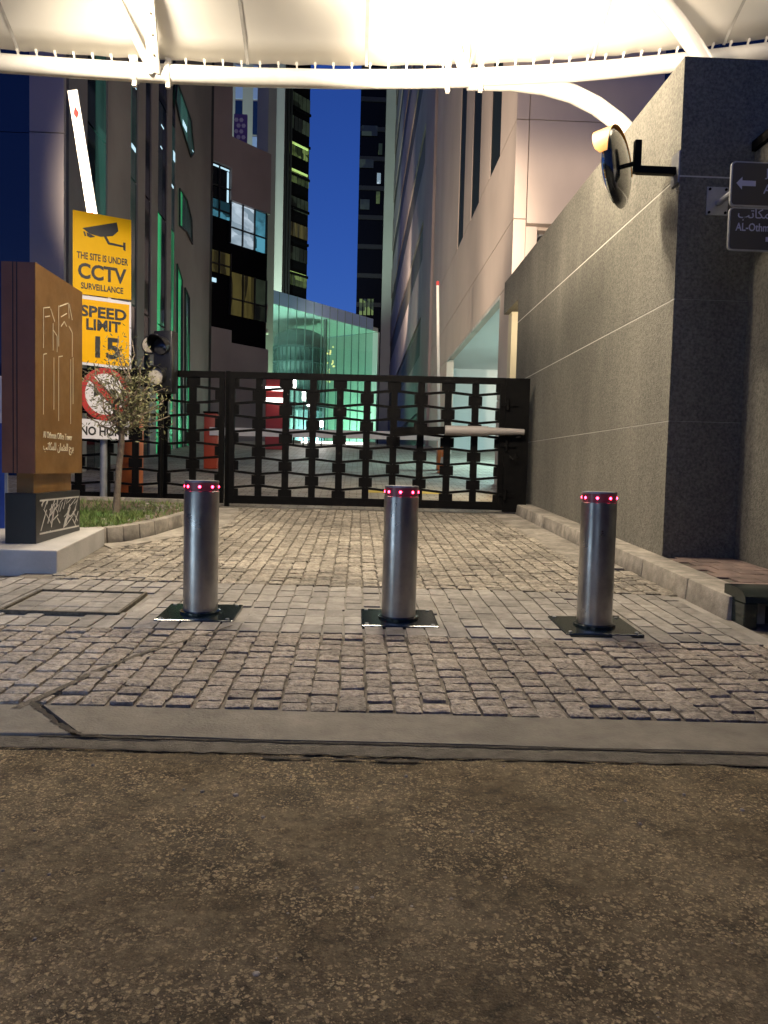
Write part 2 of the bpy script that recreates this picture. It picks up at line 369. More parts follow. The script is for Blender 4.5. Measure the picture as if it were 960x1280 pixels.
    def build(s, name, m, parent=None, smooth=False, bevel=0.0, segs=2):
        org = WL[parent.name] if parent else V((0, 0, 0))
        me = s.mesh(name, org, smooth, bevel, segs); me.materials.append(MATS[m])
        o = bpy.data.objects.new(name, me); col.objects.link(o)
        if parent: o.parent = parent
        WL[o.name] = org
        return o
def text(body, O, Rv, Uv, size, m, parent, name='lettering', align='LEFT', xs=1.0, ext=0.002, bold=0.0):
    cu = bpy.data.curves.new('t', 'FONT'); cu.body = body; cu.size = size; cu.align_x = align; cu.extrude = ext; cu.offset = bold; cu.resolution_u = 3
    ob = bpy.data.objects.new('t', cu); col.objects.link(ob)
    dg = bpy.context.evaluated_depsgraph_get()
    me = bpy.data.meshes.new_from_object(ob.evaluated_get(dg)); me.name = name
    bpy.data.objects.remove(ob); bpy.data.curves.remove(cu)
    O, Rv, Uv = V(O), V(Rv).normalized(), V(Uv).normalized(); Nn = Rv.cross(Uv); org = WL[parent.name]
    for v in me.vertices:
        v.co = O + Rv * (v.co.x * xs) + Uv * v.co.y + Nn * v.co.z - org
    me.materials.clear(); me.materials.append(MATS[m])
    o = bpy.data.objects.new(name, me); col.objects.link(o); o.parent = parent; WL[o.name] = org
    return o
def lamp(kind, loc, power, colr, target=None, parent=None, size=0.3, spot=None, blend=0.5, name='bulb'):
    d = bpy.data.lights.new(name, kind); d.energy = power; d.color = colr
    if kind == 'AREA': d.size = size; d.shape = 'DISK'
    else: d.shadow_soft_size = size
    if kind == 'SPOT': d.spot_size = R(spot or 120); d.spot_blend = blend
    o = bpy.data.objects.new(name, d); col.objects.link(o)
    o.location = loc
    if target is not None: o.rotation_euler = (V(target) - V(loc)).to_track_quat('-Z', 'Y').to_euler()
    if parent: o.parent = parent; o.location = V(loc) - WL[parent.name]
    return o

# ================================================================== GROUND
g = MB(); ys = [-60, Y0, YB, YT, 420]
for y in ys:
    g.v += [V((-260, y, gz(y) - 0.035)), V((260, y, gz(y) - 0.035))]
for i in range(len(ys) - 1): g.f.append((2 * i, 2 * i + 1, 2 * i + 3, 2 * i + 2))
tag(g.build('ground', 'mortar'), kind='structure')
# road: finely divided so that it can sag and roll a little
rd = MB(); NX, NY = 60, 50
for j in range(NY + 1):
    y = -14 + (Y0 + 0.02 + 14) * j / NY
    for i in range(NX + 1):
        x = -15 + 30 * i / NX
        e = (y - 3.07 + 0.037 * x); dip = 0.0
        rd.v.append(V((x, y + .06 - 0.037 * x if j == NY else y, 0.006 * max(0, min(1, (2.7 - y) / .8)) * math.sin(x * 1.3 + y * 0.7) * math.sin(y * 0.9 - x * 0.4) + dip - 0.004)))
for j in range(NY):
    for i in range(NX):
        a = j * (NX + 1) + i; rd.f.append((a, a + 1, a + NX + 2, a + NX + 1))
tag(rd.build('road', 'asphalt', smooth=True), kind='structure')

STR = -0.037       # everything across the drive is turned by this slope
def xl(x, y): return V((x, y + STR * x, gz(y + STR * x)))
# flush concrete strip between the asphalt and the setts
st = MB(); xs = [-1.30 + 0.45 * i for i in range(16)]
def strip_prism(mb, pts, z0, z1):
    mb.prism([V((p[0], p[1], gz(p[1]) + z0)) for p in pts], (0, 0, z1 - z0))
front = [(x, 3.125 + STR * x + 0.006 * math.sin(x * 5)) for x in xs]
back = [(x, 3.455 + STR * x + 0.004 * math.sin(x * 7)) for x in xs]; back[0] = (-1.42, 3.50); front[0] = (-1.13, 3.168)
for i in range(len(xs) - 1):
    strip_prism(st, [front[i], front[i + 1], back[i + 1], back[i]], -0.06, 0.005)
me = st.build('concrete_strip', 'concrete'); tag(me, kind='structure')
sl = MB(); strip_prism(sl, [(-9, 3.18), (-1.165, 3.165), (-1.46, 3.50), (-9, 3.70)], -0.06, 0.008)
tag(sl.build('concrete_apron', 'concrete', bevel=0.01), kind='structure')
cr = MB(); rnd = random.Random(5)      # worn cement lip in front of the strip, with a crack on either side of it
def ragged(mb, x0, x1, ya, yb, z, ja, jb, n):
    pa = [(x0 + (x1 - x0) * i / n, ya + rnd.uniform(-ja, ja)) for i in range(n + 1)]; pb_ = [(x, yb + rnd.uniform(-jb, jb)) for x, _ in pa]
    for i in range(n):
        mb.add([(pa[i][0], pa[i][1] + STR * pa[i][0], z), (pa[i + 1][0], pa[i + 1][1] + STR * pa[i + 1][0], z), (pb_[i + 1][0], pb_[i + 1][1] + STR * pb_[i + 1][0], z), (pb_[i][0], pb_[i][1] + STR * pb_[i][0], z)], [(0, 1, 2, 3)])
ragged(cr, -3, 5, 2.985, 3.112, .0, .014, .003, 160)
tag(cr.build('cement_lip', 'cement_lip'), kind='structure')
ck = MB(); ragged(ck, -3, 5, 2.979, 2.987, .0035, .010, .010, 200); ragged(ck, -1.30, 5, 3.104, 3.122, .0045, .006, .003, 160)
ragged(ck, -0.4, .3, 2.93, 2.945, .0035, .012, .012, 16)
tag(ck.build('crack', 'dirt_dark'), kind='structure')

# ---- setts
def sett_mesh(name, lx, ly, h, rough, m, seed):
    rnd = random.Random(seed); mb = MB(); n = 12
    def ring(sx, sy, z, j):
        out = []
        for k in range(n):
            t = k / n * 4; e = int(t); u = t - e
            cx = [(-1, -1), (1, -1), (1, 1), (-1, 1), (-1, -1)]
            x = cx[e][0] * (1 - u) + cx[e + 1][0] * u; y = cx[e][1] * (1 - u) + cx[e + 1][1] * u
            if u == 0: x *= 0.975; y *= 0.975
            out.append(V((x * sx + rnd.uniform(-j, j), y * sy + rnd.uniform(-j, j), z + rnd.uniform(-j, j) * (0.6 if z > 0 else 0))))
        return out
    r0 = ring(lx / 2, ly / 2, -0.05, 0); r1 = ring(lx / 2, ly / 2, h * 0.25, rough); r2 = ring(lx / 2 - 0.012, ly / 2 - 0.012, h, rough)
    c = [V((rnd.uniform(-.02, .02), rnd.uniform(-.02, .02), h + rnd.uniform(0, 2.2) * rough))]
    mb.v = r0 + r1 + r2 + c
    for a in (0, n):
        for k in range(n): mb.f.append((a + k, a + (k + 1) % n, a + n + (k + 1) % n, a + n + k))
    for k in range(n): mb.f.append((2 * n + k, 2 * n + (k + 1) % n, 3 * n))
    me = mb.mesh(name, smooth=True); me.materials.append(MATS[m]); return me
def band(root_name, y0, y1, x0f, x1f, cx, cy, h, rough, m, piece, bedm, gapx, gapy, lim=300, stag=0.5, skip=None, jit=0.006, tilt=0.02):
    bed = MB(); n = 24
    for i in range(n + 1):
        y = y0 + (y1 - y0) * i / n
        for x in (x0f(y) - 0.3, x1f(y)):
            bed.v.append(V((x, y + STR * x, gz(y + STR * x) - 0.012)))
    for i in range(n): bed.f.append((2 * i, 2 * i + 1, 2 * i + 3, 2 * i + 2))
    root = bed.build(root_name, bedm); tag(root, kind='structure')
    vs = [sett_mesh(piece, (cx - gapx) * (1 - .05 * (k % 3)), (cy - gapy) * (1.03 - .06 * (k % 4)), h, rough, m, 50 + k) for k in range(12)]
    spots = []; ang = math.atan(S1)
    rows = int(round((y1 - y0) / cy)); cy2 = (y1 - y0) / rows
    xmin = min(x0f(y0 + (y1 - y0) * k / 20) for k in range(21)); xmax = max(x1f(y0 + (y1 - y0) * k / 20) for k in range(21))
    for i in range(int(xmin / cx) - 1, int(xmax / cx) + 2):
        off = (random.random() - 0.5) * cy2 * stag
        for r in range(rows):
            y = y0 + cy2 * (r + 0.5) + (off if 0 < r < rows - 1 else off * .3); x = i * cx + random.uniform(-jit, jit) * .6
            if x < x0f(y) + cx * .3 or x > x1f(y) - cx * .45: continue
            yy = y + STR * x + random.uniform(-jit, jit)
            if skip and skip(x, yy): continue
            w = V((x, yy, gz(yy))) - C0; dpt = w.dot(fw)
            sx = abs(w.dot(rt) / dpt) * FPX; sy = abs(w.dot(up) / dpt) * FPX
            spots.append((0 if sx < 500 and sy < 660 else 1, dpt, x, yy))
    spots.sort()
    rest = MB()
    for q, (_, _, x, y) in enumerate(spots):
        mtx = Matrix.Translation((x, y, gz(y) + random.uniform(-.007, .004) * rough / 0.004)) @ Matrix.Rotation(ang + random.gauss(0, tilt), 4, 'X') @ Matrix.Rotation(random.gauss(0, tilt), 4, 'Y') @ Matrix.Rotation(random.gauss(0, 0.02) + random.choice((0, math.pi)), 4, 'Z')
        me = random.choice(vs)
        if q < lim:
            o = bpy.data.objects.new(piece, me); col.objects.link(o); o.parent = root; o.matrix_local = mtx
        else:
            rest.add([mtx @ v.co for v in me.vertices], [tuple(p.vertices) for p in me.polygons])
    if rest.v:
        o = rest.build(piece + '_field', m, root, smooth=True); tag(o, kind='stuff')
    return root
BOL = [(-1.085, 5.37), (0.315, 5.31), (1.675, 5.19)]
PAD = 0.26
def on_pad(x, y): return any(abs(x - bx) < PAD + .02 and abs(y - by) < PAD + .02 for bx, by in BOL)
def on_cover(x, y): return -2.46 < x < -1.62 and 5.28 < y < 5.98
def left_edge(y): return -3.3 if y < 6.6 else -2.55
band('cobble_band', 3.49, 4.86, lambda y: -3.0, lambda y: 3.3, 0.135, 0.112, 0.007, 0.0030, 'sett', 'cobble', 'mortar', 0.007, 0.009, stag=0.9, jit=0.006, tilt=0.018)
band('paver_band', 4.88, 6.42, lambda y: -3.5, lambda y: 2.80, 0.137, 0.23, 0.002, 0.0008, 'paver', 'paver', 'mortar_pale', 0.009, 0.005, stag=0.6,
     skip=lambda x, y: on_pad(x, y) or on_cover(x, y), jit=0.002, tilt=0.004)
def apron_x(y):     # left end of the setts behind the planter apron
    return -2.62 if y < 8.2 else (-2.62 + (y - 8.2) * 0.42 if y < 10.2 else -1.78 - (y - 10.2) * 0.12)
band('sett_field', 6.44, 13.02, lambda y: apron_x(y), lambda y: 2.80 if y < 7.6 else 2.36, 0.135, 0.114, 0.007, 0.0032, 'sett_back', 'sett', 'mortar', 0.007, 0.007,
     stag=0.9, jit=0.007, tilt=0.022)
lf = MB()      # plain paving left of the sign base
tag(lf.add([(-9, 3.7, gz(3.7) - .008), (-3.0, 3.65, gz(3.65) - .008), (-3.2, 6.6, gz(6.6) - .008), (-9, 6.8, gz(6.8) - .008)], [(0, 1, 2, 3)]).build('side_paving', 'red_brick'), kind='structure')
# recessed cover with paved infill, sunk steel edge
cv = thing('access_cover', (-2.04, 5.63, gz(5.63)), 'square access cover filled with pavers, sunk into the paving left of the bollards', 'cover')
def cpt(x, y, dz): return V((x, y, gz(y) + dz))
e = MB()
cs = [(-2.45, 5.30), (-1.63, 5.27), (-1.63, 5.97), (-2.45, 6.0)]
for a in range(4):
    p, q = cs[a], cs[(a + 1) % 4]; e.bar(cpt(*p, 0.004), cpt(*q, 0.004), 0.022, 0.03)
e.build('edge_frame', 'dirt', cv)
MB().prism([cpt(x, y, -0.03) for x, y in cs], (0, 0, 0.012)).build('tray', 'mortar_pale', cv)
for i in range(5):
    for j in range(4):
        x = -2.43 + 0.158 * i; y = 5.325 + 0.165 * j
        MB().prism([cpt(x, y - STR * 0 , -0.02), cpt(x + .15, y, -0.02), cpt(x + .15, y + .158, -0.02), cpt(x, y + .158, -0.02)], (0, 0, 0.024 + random.uniform(-.003, .003))).build('paver', 'paver', cv, bevel=0.004, segs=1)
# dirt lying in the open joint on the left
ds = MB(); path = [(-1.52, 3.44), (-1.46, 3.62), (-1.40, 3.80), (-1.36, 3.98), (-1.26, 4.20), (-1.16, 4.42), (-1.04, 4.58), (-0.93, 4.78), (-0.80, 5.0)]
for i in range(len(path) - 1):
    (x0, a0), (x1, a1) = path[i], path[i + 1]; w0 = 0.016 * (1 - i / 9) + .006; w1 = 0.016 * (1 - (i + 1) / 9) + .006
    ds.add([(x0 - w0, a0, gz(a0) + .012), (x0 + w0, a0, gz(a0) + .010), (x1 + w1, a1, gz(a1) + .010), (x1 - w1, a1, gz(a1) + .012)], [(0, 1, 2, 3)])
tag(ds.build('dirt_seam', 'dirt'), kind='structure')
dk = MB(); pth = [(-1.50, 3.56), (-1.46, 3.50), (-1.40, 3.42), (-1.33, 3.35), (-1.27, 3.27), (-1.19, 3.20), (-1.12, 3.155), (-1.0, 3.135), (-.86, 3.13), (-.7, 3.12)]
wd = [.012, .03, .022, .026, .018, .03, .022, .014, .012, .004]
rnd = random.Random(4); fine = []
for i in range(len(pth) - 1):
    for k in range(6):
        t = k / 6; fine.append((pth[i][0] + (pth[i + 1][0] - pth[i][0]) * t + rnd.uniform(-.006, .006), pth[i][1] + (pth[i + 1][1] - pth[i][1]) * t + rnd.uniform(-.006, .006), (wd[i] * (1 - t) + wd[i + 1] * t) * rnd.uniform(.25, .75)))
for (x0, a0, w0), (x1, a1, w1) in zip(fine, fine[1:]):
    dk.add([(x0 - w0, a0 - w0 * .7, gz(a0) + .0105), (x0 + w0, a0 + w0 * .7, gz(a0) + .0105), (x1 + w1, a1 + w1 * .7, gz(a1) + .0105), (x1 - w1, a1 - w1 * .7, gz(a1) + .0105)], [(0, 1, 2, 3)])
tag(dk.build('dirt_crack', 'dirt_dark'), kind='structure')
# concrete gutter and kerb on the right
gu = MB()
for i in range(9):
    y = 7.62 + i * 0.66
    gu.prism([V((2.30, y, gz(y) - .05)), V((2.745, y, gz(y) - .05)), V((2.745, y + .652, gz(y + .652) - .05)), V((2.30, y + .652, gz(y + .652) - .05))], (0, 0, 0.055))
tag(gu.build('gutter', 'kerb_concrete'), kind='structure')
kb = thing('kerb', (2.9, 9, gz(9)), 'pale concrete kerb running along the foot of the dark stone wall', 'kerb')
y = 13.15
for ln in (0.95, 1.0, 1.0, 1.02, 1.0, 0.98, 1.0, 0.72):
    a, b = y - ln + .012, y
    x0a, x0b = 2.755 - .0 * a, 2.755
    hh = 0.17
    MB().hexa([V((2.755, a, gz(a) - .08)), V((3.06, a, gz(a) - .08)), V((3.06, b, gz(b) - .08)), V((2.755, b, gz(b) - .08)),
               V((2.775, a, gz(a) + hh)), V((3.06, a, gz(a) + hh)), V((3.06, b, gz(b) + hh)), V((2.775, b, gz(b) + hh))]).build('kerb_stone', 'kerb_concrete', kb, bevel=0.014, smooth=True)
    y = a - .012 + .0
# footway behind the kerb beside the pier
fwk = MB(); fwk.prism([V((3.062, 5.45, gz(5.45) + .1)), V((4.6, 5.45, gz(5.45) + .1)), V((4.6, 7.5, gz(7.5) + .1)), V((3.062, 7.5, gz(7.5) + .1))], (0, 0, .05))
fw_o = fwk.build('footway', 'mortar'); tag(fw_o, kind='structure')
for i in range(7):
    for j in range(10):
        x = 3.07 + i * .215 + (0.1 if j % 2 else 0); yy = 5.5 + j * .2
        if x + .2 > 3.74 and yy > 5.4 and x > 3.74: continue
        MB().prism([V((x, yy, gz(yy) + .14)), V((min(x + .205, 3.765), yy, gz(yy) + .14)), V((min(x + .205, 3.765), yy + .19, gz(yy + .19) + .14)), V((x, yy + .19, gz(yy + .19) + .14))], (0, 0, .026 + random.uniform(-.003, .003))).build('brick', 'red_brick', fw_o, bevel=.004, segs=1)
# storm drain inlet at the end of the kerb
ib = thing('drain_inlet', (3.2, 5.35, gz(5.35)), 'dark kerb drain inlet with a black mouth at the end of the right kerb', 'drain')
z = gz(5.4)
prof = [(5.62, z + .25), (5.44, z + .25), (5.36, z + .235), (5.31, z + .20), (5.30, z + .155), (5.62, z + .155)]
MB().prism([V((2.80, a, b)) for a, b in prof], (1.7, -.06, 0)).build('hood', 'plate', ib, smooth=True)
MB().box(2.80, 2.90, 5.31, 5.6, z - .05, z + .154).build('cheek', 'plate', ib, bevel=.01)
MB().box(2.90, 4.5, 5.52, 5.6, z - .05, z + .154).build('throat', 'dark_core', ib)
# driveway behind the gate
dw = MB()
for y in (13.3, YB, 18, 22, 26, 30, YT, 120):
    dw.v += [V((-40, y, gz(y) - 0.006)), V((40, y, gz(y) - 0.006))]
for i in range(7): dw.f.append((2 * i, 2 * i + 1, 2 * i + 3, 2 * i + 2))
tag(dw.build('driveway', 'paving_far'), kind='structure')
yl = MB()
for i in range(9):
    x = .2 + i * .18
    yl.add([(x, 16.3, gz(16.3) + .002), (x + .18, 16.3, gz(16.3) + .002), (x + .18, 16.75, gz(16.75) + .002), (x, 16.75, gz(16.75) + .002)], [(0, 1, 2, 3)])
tag(yl.build('painted_line', 'yellow_paint'), kind='structure')
tr = MB().box(-5.6, 3.0, 13.04, 13.31, gz(13) - .1, gz(13.1) + .004)
tag(tr.build('threshold', 'concrete'), kind='structure')

# ================================================================== BUILDINGS AND WALLS
# ---- dark stone wall with pier on the right
WZ = [0.30, 1.69, 2.875, 4.05, 5.17]
wl = thing('stone_wall', (3.4, 11, gz(11)), 'tall dark grey stone wall with pale horizontal joints, right of the gate', 'wall')
WY0, WY1 = 7.42, 14.85
MB().box(3.0535, 3.70, WY0 + .0035, WY1, 0.0, 5.165).build('core', 'grout', wl)
for k in range(4):
    gpd = (0, .004, .007, .009, 0); z0, z1 = WZ[k] + (gpd[k] if k else -.3), WZ[k + 1] - gpd[k + 1]
    MB().box(3.05, 3.0649, WY0, WY1 + .001, z0, z1).build('stone_panel', 'stone', wl, bevel=.002, segs=1)
    za = WZ[k] + (-.3 if k == 0 else .008 if k == 3 else .0012); zb = WZ[k + 1] - (0 if k == 3 else .008 if k == 2 else .0012)
    MB().box(3.066, 4.6, WY0, WY0 + .0149, za, zb).build('stone_panel', 'stone', wl)
MB().box(3.701, 4.6, WY0 + .0035, WY0 + .6, 0, 5.165).build('core', 'grout', wl)
MB().box(3.052, 3.6, WY1 + .003, 16.35, 4.50, 5.17).build('beam', 'stone', wl, bevel=.004)
MB().box(3.16, 3.6, 16.0, 16.34, 0.4, 4.498).build('column', 'cream_wall', wl)
MB().box(3.5, 3.6, 14.86, 15.99, 0.4, 4.498).build('infill', 'cream_wall', wl)
wl2 = thing('side_wall', (3.9, 6.5, gz(6.5)), 'lower grey stone wall with dark coping, cut off by the right edge of the photo', 'wall')
MB().box(3.78, 4.3, 3.2, WY0 - .003, 0.1, 4.30).build('wall_face', 'stone', wl2)
MB().box(3.74, 4.34, 3.2, WY0 - .004, 4.302, 4.40).build('coping', 'black_steel', wl2, bevel=.008)

# ---- facade builder
class Facade:
    def __init__(s, P, d, root): s.P = V((P[0], P[1], 0)); s.d = V((*d, 0)).normalized(); s.n = V((s.d.y, -s.d.x, 0)); s.root = root
    def uv(s, px, py):
        h = hit(px, py, s.P, s.n); return (h - s.P).dot(s.d), h.z
    def box(s, name, m, u0, u1, z0, z1, d0, d1, parent=None, bevel=0):
        return MB().frame(s.P, s.d, s.n, V((0, 0, 1)), u0, u1, d0, d1, z0, z1).build(name, m, parent or s.root, bevel=bevel)
    def prism(s, name, m, pts, d0, d1, parent=None):
        return MB().prism([s.P + s.d * u + s.n * d0 + V((0, 0, z)) for u, z in pts], s.n * (d1 - d0)).build(name, m, parent or s.root)

# ---- left office building: lilac corner pier, then dark panels and glass slots running back
X_L = -6.86
lb = thing('office_building', (-9, 24, gz(24)), 'tall dark grey office building with vertical glass slots and slanted windows, left of the lane', 'building')
MB().box(-22, X_L - .25, 18.15, 37.0, 0, 34).build('core', 'dark_core', lb)
xa = at(37, 300, 18.0).x
for k in range(9):
    z0, z1 = -2.0 + 3.53 * k, -2.0 + 3.53 * (k + 1)
    MB().box(xa, X_L + .02, 18.0, 18.14, z0 + .012, z1 - .012).build('wall_panel', 'lilac_panel', lb)
    MB().box(-13, xa - .012, 18.06, 18.14, z0 + .008, z1 - .008).build('glass_panel', 'navy_glass', lb)
FL = Facade((X_L, 18.15), (0, 1), lb)
def yL(px): return onX(px, 300, X_L).y - 18.15
edges = [(86, 109, 'grey_panel'), (109, 121, 'dark_glass'), (121, 134, 'dim_green_glass'), (134, 163, 'grey_panel'), (163, 172, 'dim_green_glass'), (172, 181, 'grey_panel'),
         (181, 189, 'dark_glass'), (189, 197, 'grey_panel'), (197, 204, 'green_glass'), (204, 209, 'dark_glass'), (209, 214, 'grey_panel'), (214, 219, 'green_glass')]
for a, b, m in edges:
    u0, u1 = yL(a), yL(b)
    if 'panel' in m:
        FL.box('wall_panel', m, u0, u1, -1, 34, -.25, 0.0)
    else:
        for k in range(9):      # one pane a storey
            z0 = -1.5 + 3.7 * k
            mm = m
            if m == 'green_glass' and k > 2: mm = 'dim_green_glass' if k % 2 else 'dark_glass'
            if m == 'dim_green_glass' and k % 3 == 1: mm = 'dark_glass'
            FL.box('window_pane', mm, u0 + .01, u1 - .01, z0 + .03, z0 + 3.67, -.22, -.04)
u0, u1 = yL(219), yL(263)
FL.box('wall_panel', 'grey_panel', u0, u1, -1, 34, -.25, -.02)
def slant(pts, m):
    q = [FL.uv(*p) for p in pts]
    o = FL.prism('slanted_window', m, q, -.019, .012)
    c = (sum(p[0] for p in q) / len(q), sum(p[1] for p in q) / len(q))
    for i in range(len(q)):
        a, b = q[i], q[(i + 1) % len(q)]
        MB().bar(FL.P + FL.d * a[0] + FL.n * .02 + V((0, 0, a[1])), FL.P + FL.d * b[0] + FL.n * .02 + V((0, 0, b[1])), .06, .05).build('window_frame', 'mullion', lb)
slant([(221, 103), (238, 150), (242, 190), (238, 196), (224, 150), (219, 125)], 'dim_green_glass')
slant([(224, 236), (233, 250), (239, 275), (240, 305), (233, 290), (224, 282)], 'green_glass')
slant([(221, 330), (227, 350), (227, 560), (221, 560)], 'green_glass')
slant([(231, 360), (236, 372), (236, 560), (231, 560)], 'green_glass')
for (px, py, w, h) in ((203, 155, 3, 7), (202, 182, 2, 5), (218, 188, 2.4, 16), (228, 156, 5, 3), (240, 187, 2, 5), (214, 230, 4, 3), (166, 184, 5, 1.6), (170, 109, 2, 2)):
    u, zz = FL.uv(px, py); u2, z2 = FL.uv(px + w, py + h); u2 = max(u2, u + .12)
    FL.box('ceiling_light', 'tube_teal', u, u2, z2, zz, -.038 if px < 219 else .013, -.03 if px < 219 else .02)

# ---- mauve building with stepped lit windows
D2 = (0.653, 0.757)
P2 = at(262, 300, 40.0)
mb2 = thing('mauve_building', (P2.x, P2.y, gz(40)), 'mauve clad building with bright stepped office windows behind the gate', 'building')
F2 = Facade((P2.x, P2.y), D2, mb2)
uE = F2.uv(336, 400)[0]
def f2(xl_, yt, xr, yb):
    a = F2.uv(xl_, yt); b = F2.uv(xr, yb); c = F2.uv(xl_, yb)
    return a[0], b[0], c[1], a[1]
zr = F2.uv(300, 175)[1]
F2.box('core', 'black_glass', 0, uE, -1, zr - .2, -6, -.22)
a = f2(262, 100, 290, 198); F2.box('wall_panel', 'mauve_panel', 0, a[1], a[2], 26, -.22, 0)
b = f2(290, 170, 336, 250); F2.box('wall_panel', 'mauve_panel', b[0] + .01, uE, b[2], zr, -.22, 0)
c = f2(262, 408, 287, 470); F2.box('wall_panel', 'mauve_panel', 0, c[1], -1, c[3], -.22, .12)
c = f2(287, 428, 336, 470); F2.box('wall_panel', 'mauve_panel', c[0], uE, -1, c[3], -.22, 0)
def window2(q, m, n, glow=None):
    a = f2(*q); w = (a[1] - a[0]) / n
    for i in range(n):
        p = F2.box('window_pane', m if not isinstance(m, list) else m[i], a[0] + w * i + .03, a[0] + w * (i + 1) - .03, a[2] + .03, a[3] - .03, -.21, -.15)
        F2.box('mullion', 'mullion', a[0] + w * i - .03, a[0] + w * i + .03, a[2], a[3], -.21, -.05)
    F2.box('mullion', 'mullion', a[1] - .03, a[1] + .03, a[2], a[3], -.21, -.05)
    F2.box('transom', 'mullion', a[0], a[1], a[2] + (a[3] - a[2]) * .36, a[2] + (a[3] - a[2]) * .36 + .07, -.149, -.06)
    if glow:
        F2.box('ceiling_light', glow, a[0] + .1, a[1] - .1, a[3] - .14, a[3] - .06, -.148, -.12)
    return a
a = window2((261, 199, 290, 243), ['dark_glass', 'dark_glass'], 2, 'tube_teal')
F2.box('ceiling_light', 'tube_teal', a[1] - .22, a[1] - .12, a[2], a[3] - .2, -.148, -.12)
window2((261, 243, 290, 266), ['room_teal', 'room_teal'], 2)
window2((290, 250, 334, 303), ['room_white', 'room_white', 'room_teal'], 3)
window2((261, 308, 290, 337), ['room_yellow', 'room_yellow'], 2)
window2((290, 338, 334, 393), ['room_yellow', 'room_yellow', 'room_dim'], 3)
a = f2(262, 345, 272, 350); F2.box('ceiling_light', 'tube_teal', a[0] + .1, a[1], a[2], a[3], -.14, -.1)

# ---- pale tower with green-lit edge and dark office face
P3 = at(350, 300, 78.0)
t3 = thing('pale_tower', (P3.x, P3.y, gz(78)), 'far pale tower with green lit edge, left of the sky gap', 'tower')
F3 = Facade((P3.x, P3.y), D2, t3)
u3 = F3.uv(387, 250)[0]
F3.box('core', 'black_glass', 0.02, u3, -1, 62, -12, -.2)
F3f = Facade((P3.x - 8, P3.y - .4), (1, 0), t3)
F3f.box('wall', 'pale_tower', 0, 7.6, -1, 62, -3, 0)
F3f.box('edge_pilaster', 'pale_tower', 7.62, 8.3, -1, 62, -3, .12)
for px in (294, 316):
    a = F3f.uv(px, 150)[0]; b = F3f.uv(px + 9, 150)[0]
    for k in range(14):
        F3f.box('window_pane', 'navy_glass' if k % 2 else 'spandrel', a, b, 3.2 + k * 3.4, 6.4 + k * 3.4, .005, .06)
a = F3.uv(353, 300)[0]
F3.box('wall', 'pale_tower', .02, a, -1, 62, -.2, .1)
for k in range(3):
    F3.box('fin', 'mullion', .25 + .38 * k, .36 + .38 * k, -1, 62, .1, .35)
u_a = F3.uv(356, 300)[0]; nm = 5
lit = {173: 'room_green', 207: 'room_green', 242: 'room_dim', 275: 'room_yellow', 337: 'room_green', 110: 'room_dim', 140: 'room_dim', 305: 'room_dim', 368: 'room_dim'}
u_l = F3.uv(361, 300)[0]
for py, m in lit.items():
    u, zt = F3.uv(361, py); u_, zb = F3.uv(361, py + 17)
    for i in range(nm):
        w = (u3 - u_l) / nm
        F3.box('window_pane', m, u_l + w * i + .06, u_l + w * (i + 1) - .06, zb, zt, -.19, -.1)
    if m == 'room_green':
        F3.box('ceiling_light', 'tube_green', u_l, u3 - .3, zt - .28, zt - .05, -.098, -.05)
for k in range(18):
    F3.box('spandrel', 'black_glass', a, u3, 3.3 * k + 1, 3.3 * k + 1.25, -.19, .02)

lamp('SPOT', (P3.x - 1.5, 66, 6), 26000, (.72, 1.0, .80), (P3.x - .5, 78, 22), t3, .5, 70, .6, 'uplight')
# ---- dark tower right of the sky gap
P4 = at(447, 300, 92.0)
t4 = thing('dark_tower', (P4.x, P4.y, gz(92)), 'far black glass tower with scattered lit windows, right of the sky gap', 'tower')
F4 = Facade((P4.x, P4.y), (1, 0), t4)
u4 = F4.uv(481, 200)[0]
F4.box('core', 'black_glass', 0, u4, -1, 66, -10, 0)
F4.box('pale_flank', 'pale_tower', u4 + .02, u4 + 2.2, -1, 66, -10, .3)
for k in range(19): F4.box('spandrel', 'mullion', 0, u4, 3.4 * k, 3.4 * k + .5, .005, .12)
for (px, py, w, h, m) in ((449, 374, 4, 20, 'room_green'), (454, 374, 4, 20, 'room_green'), (459, 374, 4, 20, 'room_green'), (464, 374, 3, 20, 'room_green'),
                          (473, 180, 5, 14, 'room_green'), (471, 217, 5, 13, 'room_white'), (470, 240, 5, 15, 'room_green'), (452, 158, 20, 12, 'room_dim'), (449, 200, 18, 10, 'room_dim'), (450, 250, 12, 12, 'room_dim')):
    a = F4.uv(px, py + h); b = F4.uv(px + w, py)
    F4.box('window_pane', m, a[0], b[0], a[1], b[1], .13, .16)

lamp('SPOT', (P4.x + 5.5, 84, 16), 16000, (.72, 1.0, .84), (P4.x + 4.4, 92, 36), t4, .5, 60, .6, 'uplight')
# ---- glass pavilion, lit green; the reflected rotunda is modelled inside
P5 = at(337, 420, 48.0); D5 = (0.616, 0.788)
pv = thing('glass_pavilion', (P5.x, P5.y, gz(48)), 'glass fronted pavilion glowing green and teal behind the gate', 'pavilion')
F5 = Facade((P5.x, P5.y), D5, pv)
u5 = F5.uv(466, 430)[0]; zt5 = F5.uv(337, 361)[1]; zs5 = F5.uv(337, 378)[1]; zg = gz(60)
NP = 13; w5 = u5 / NP
for i in range(NP):
    F5.box('window_pane', 'clear_glass', w5 * i + .02, w5 * (i + 1) - .02, zg, zs5 - .02, -.02, 0.0)
    F5.box('spandrel_pane', 'spandrel', w5 * i + .02, w5 * (i + 1) - .02, zs5 + .02, zt5, -.03, 0.0)
    F5.box('mullion', 'mullion_pale', w5 * i - .014, w5 * i + .014, zg, zt5, -.06, .01)
F5.box('transom', 'steel_dull', 0, u5, zg + 2.9, zg + 3.02, -.12, .02)
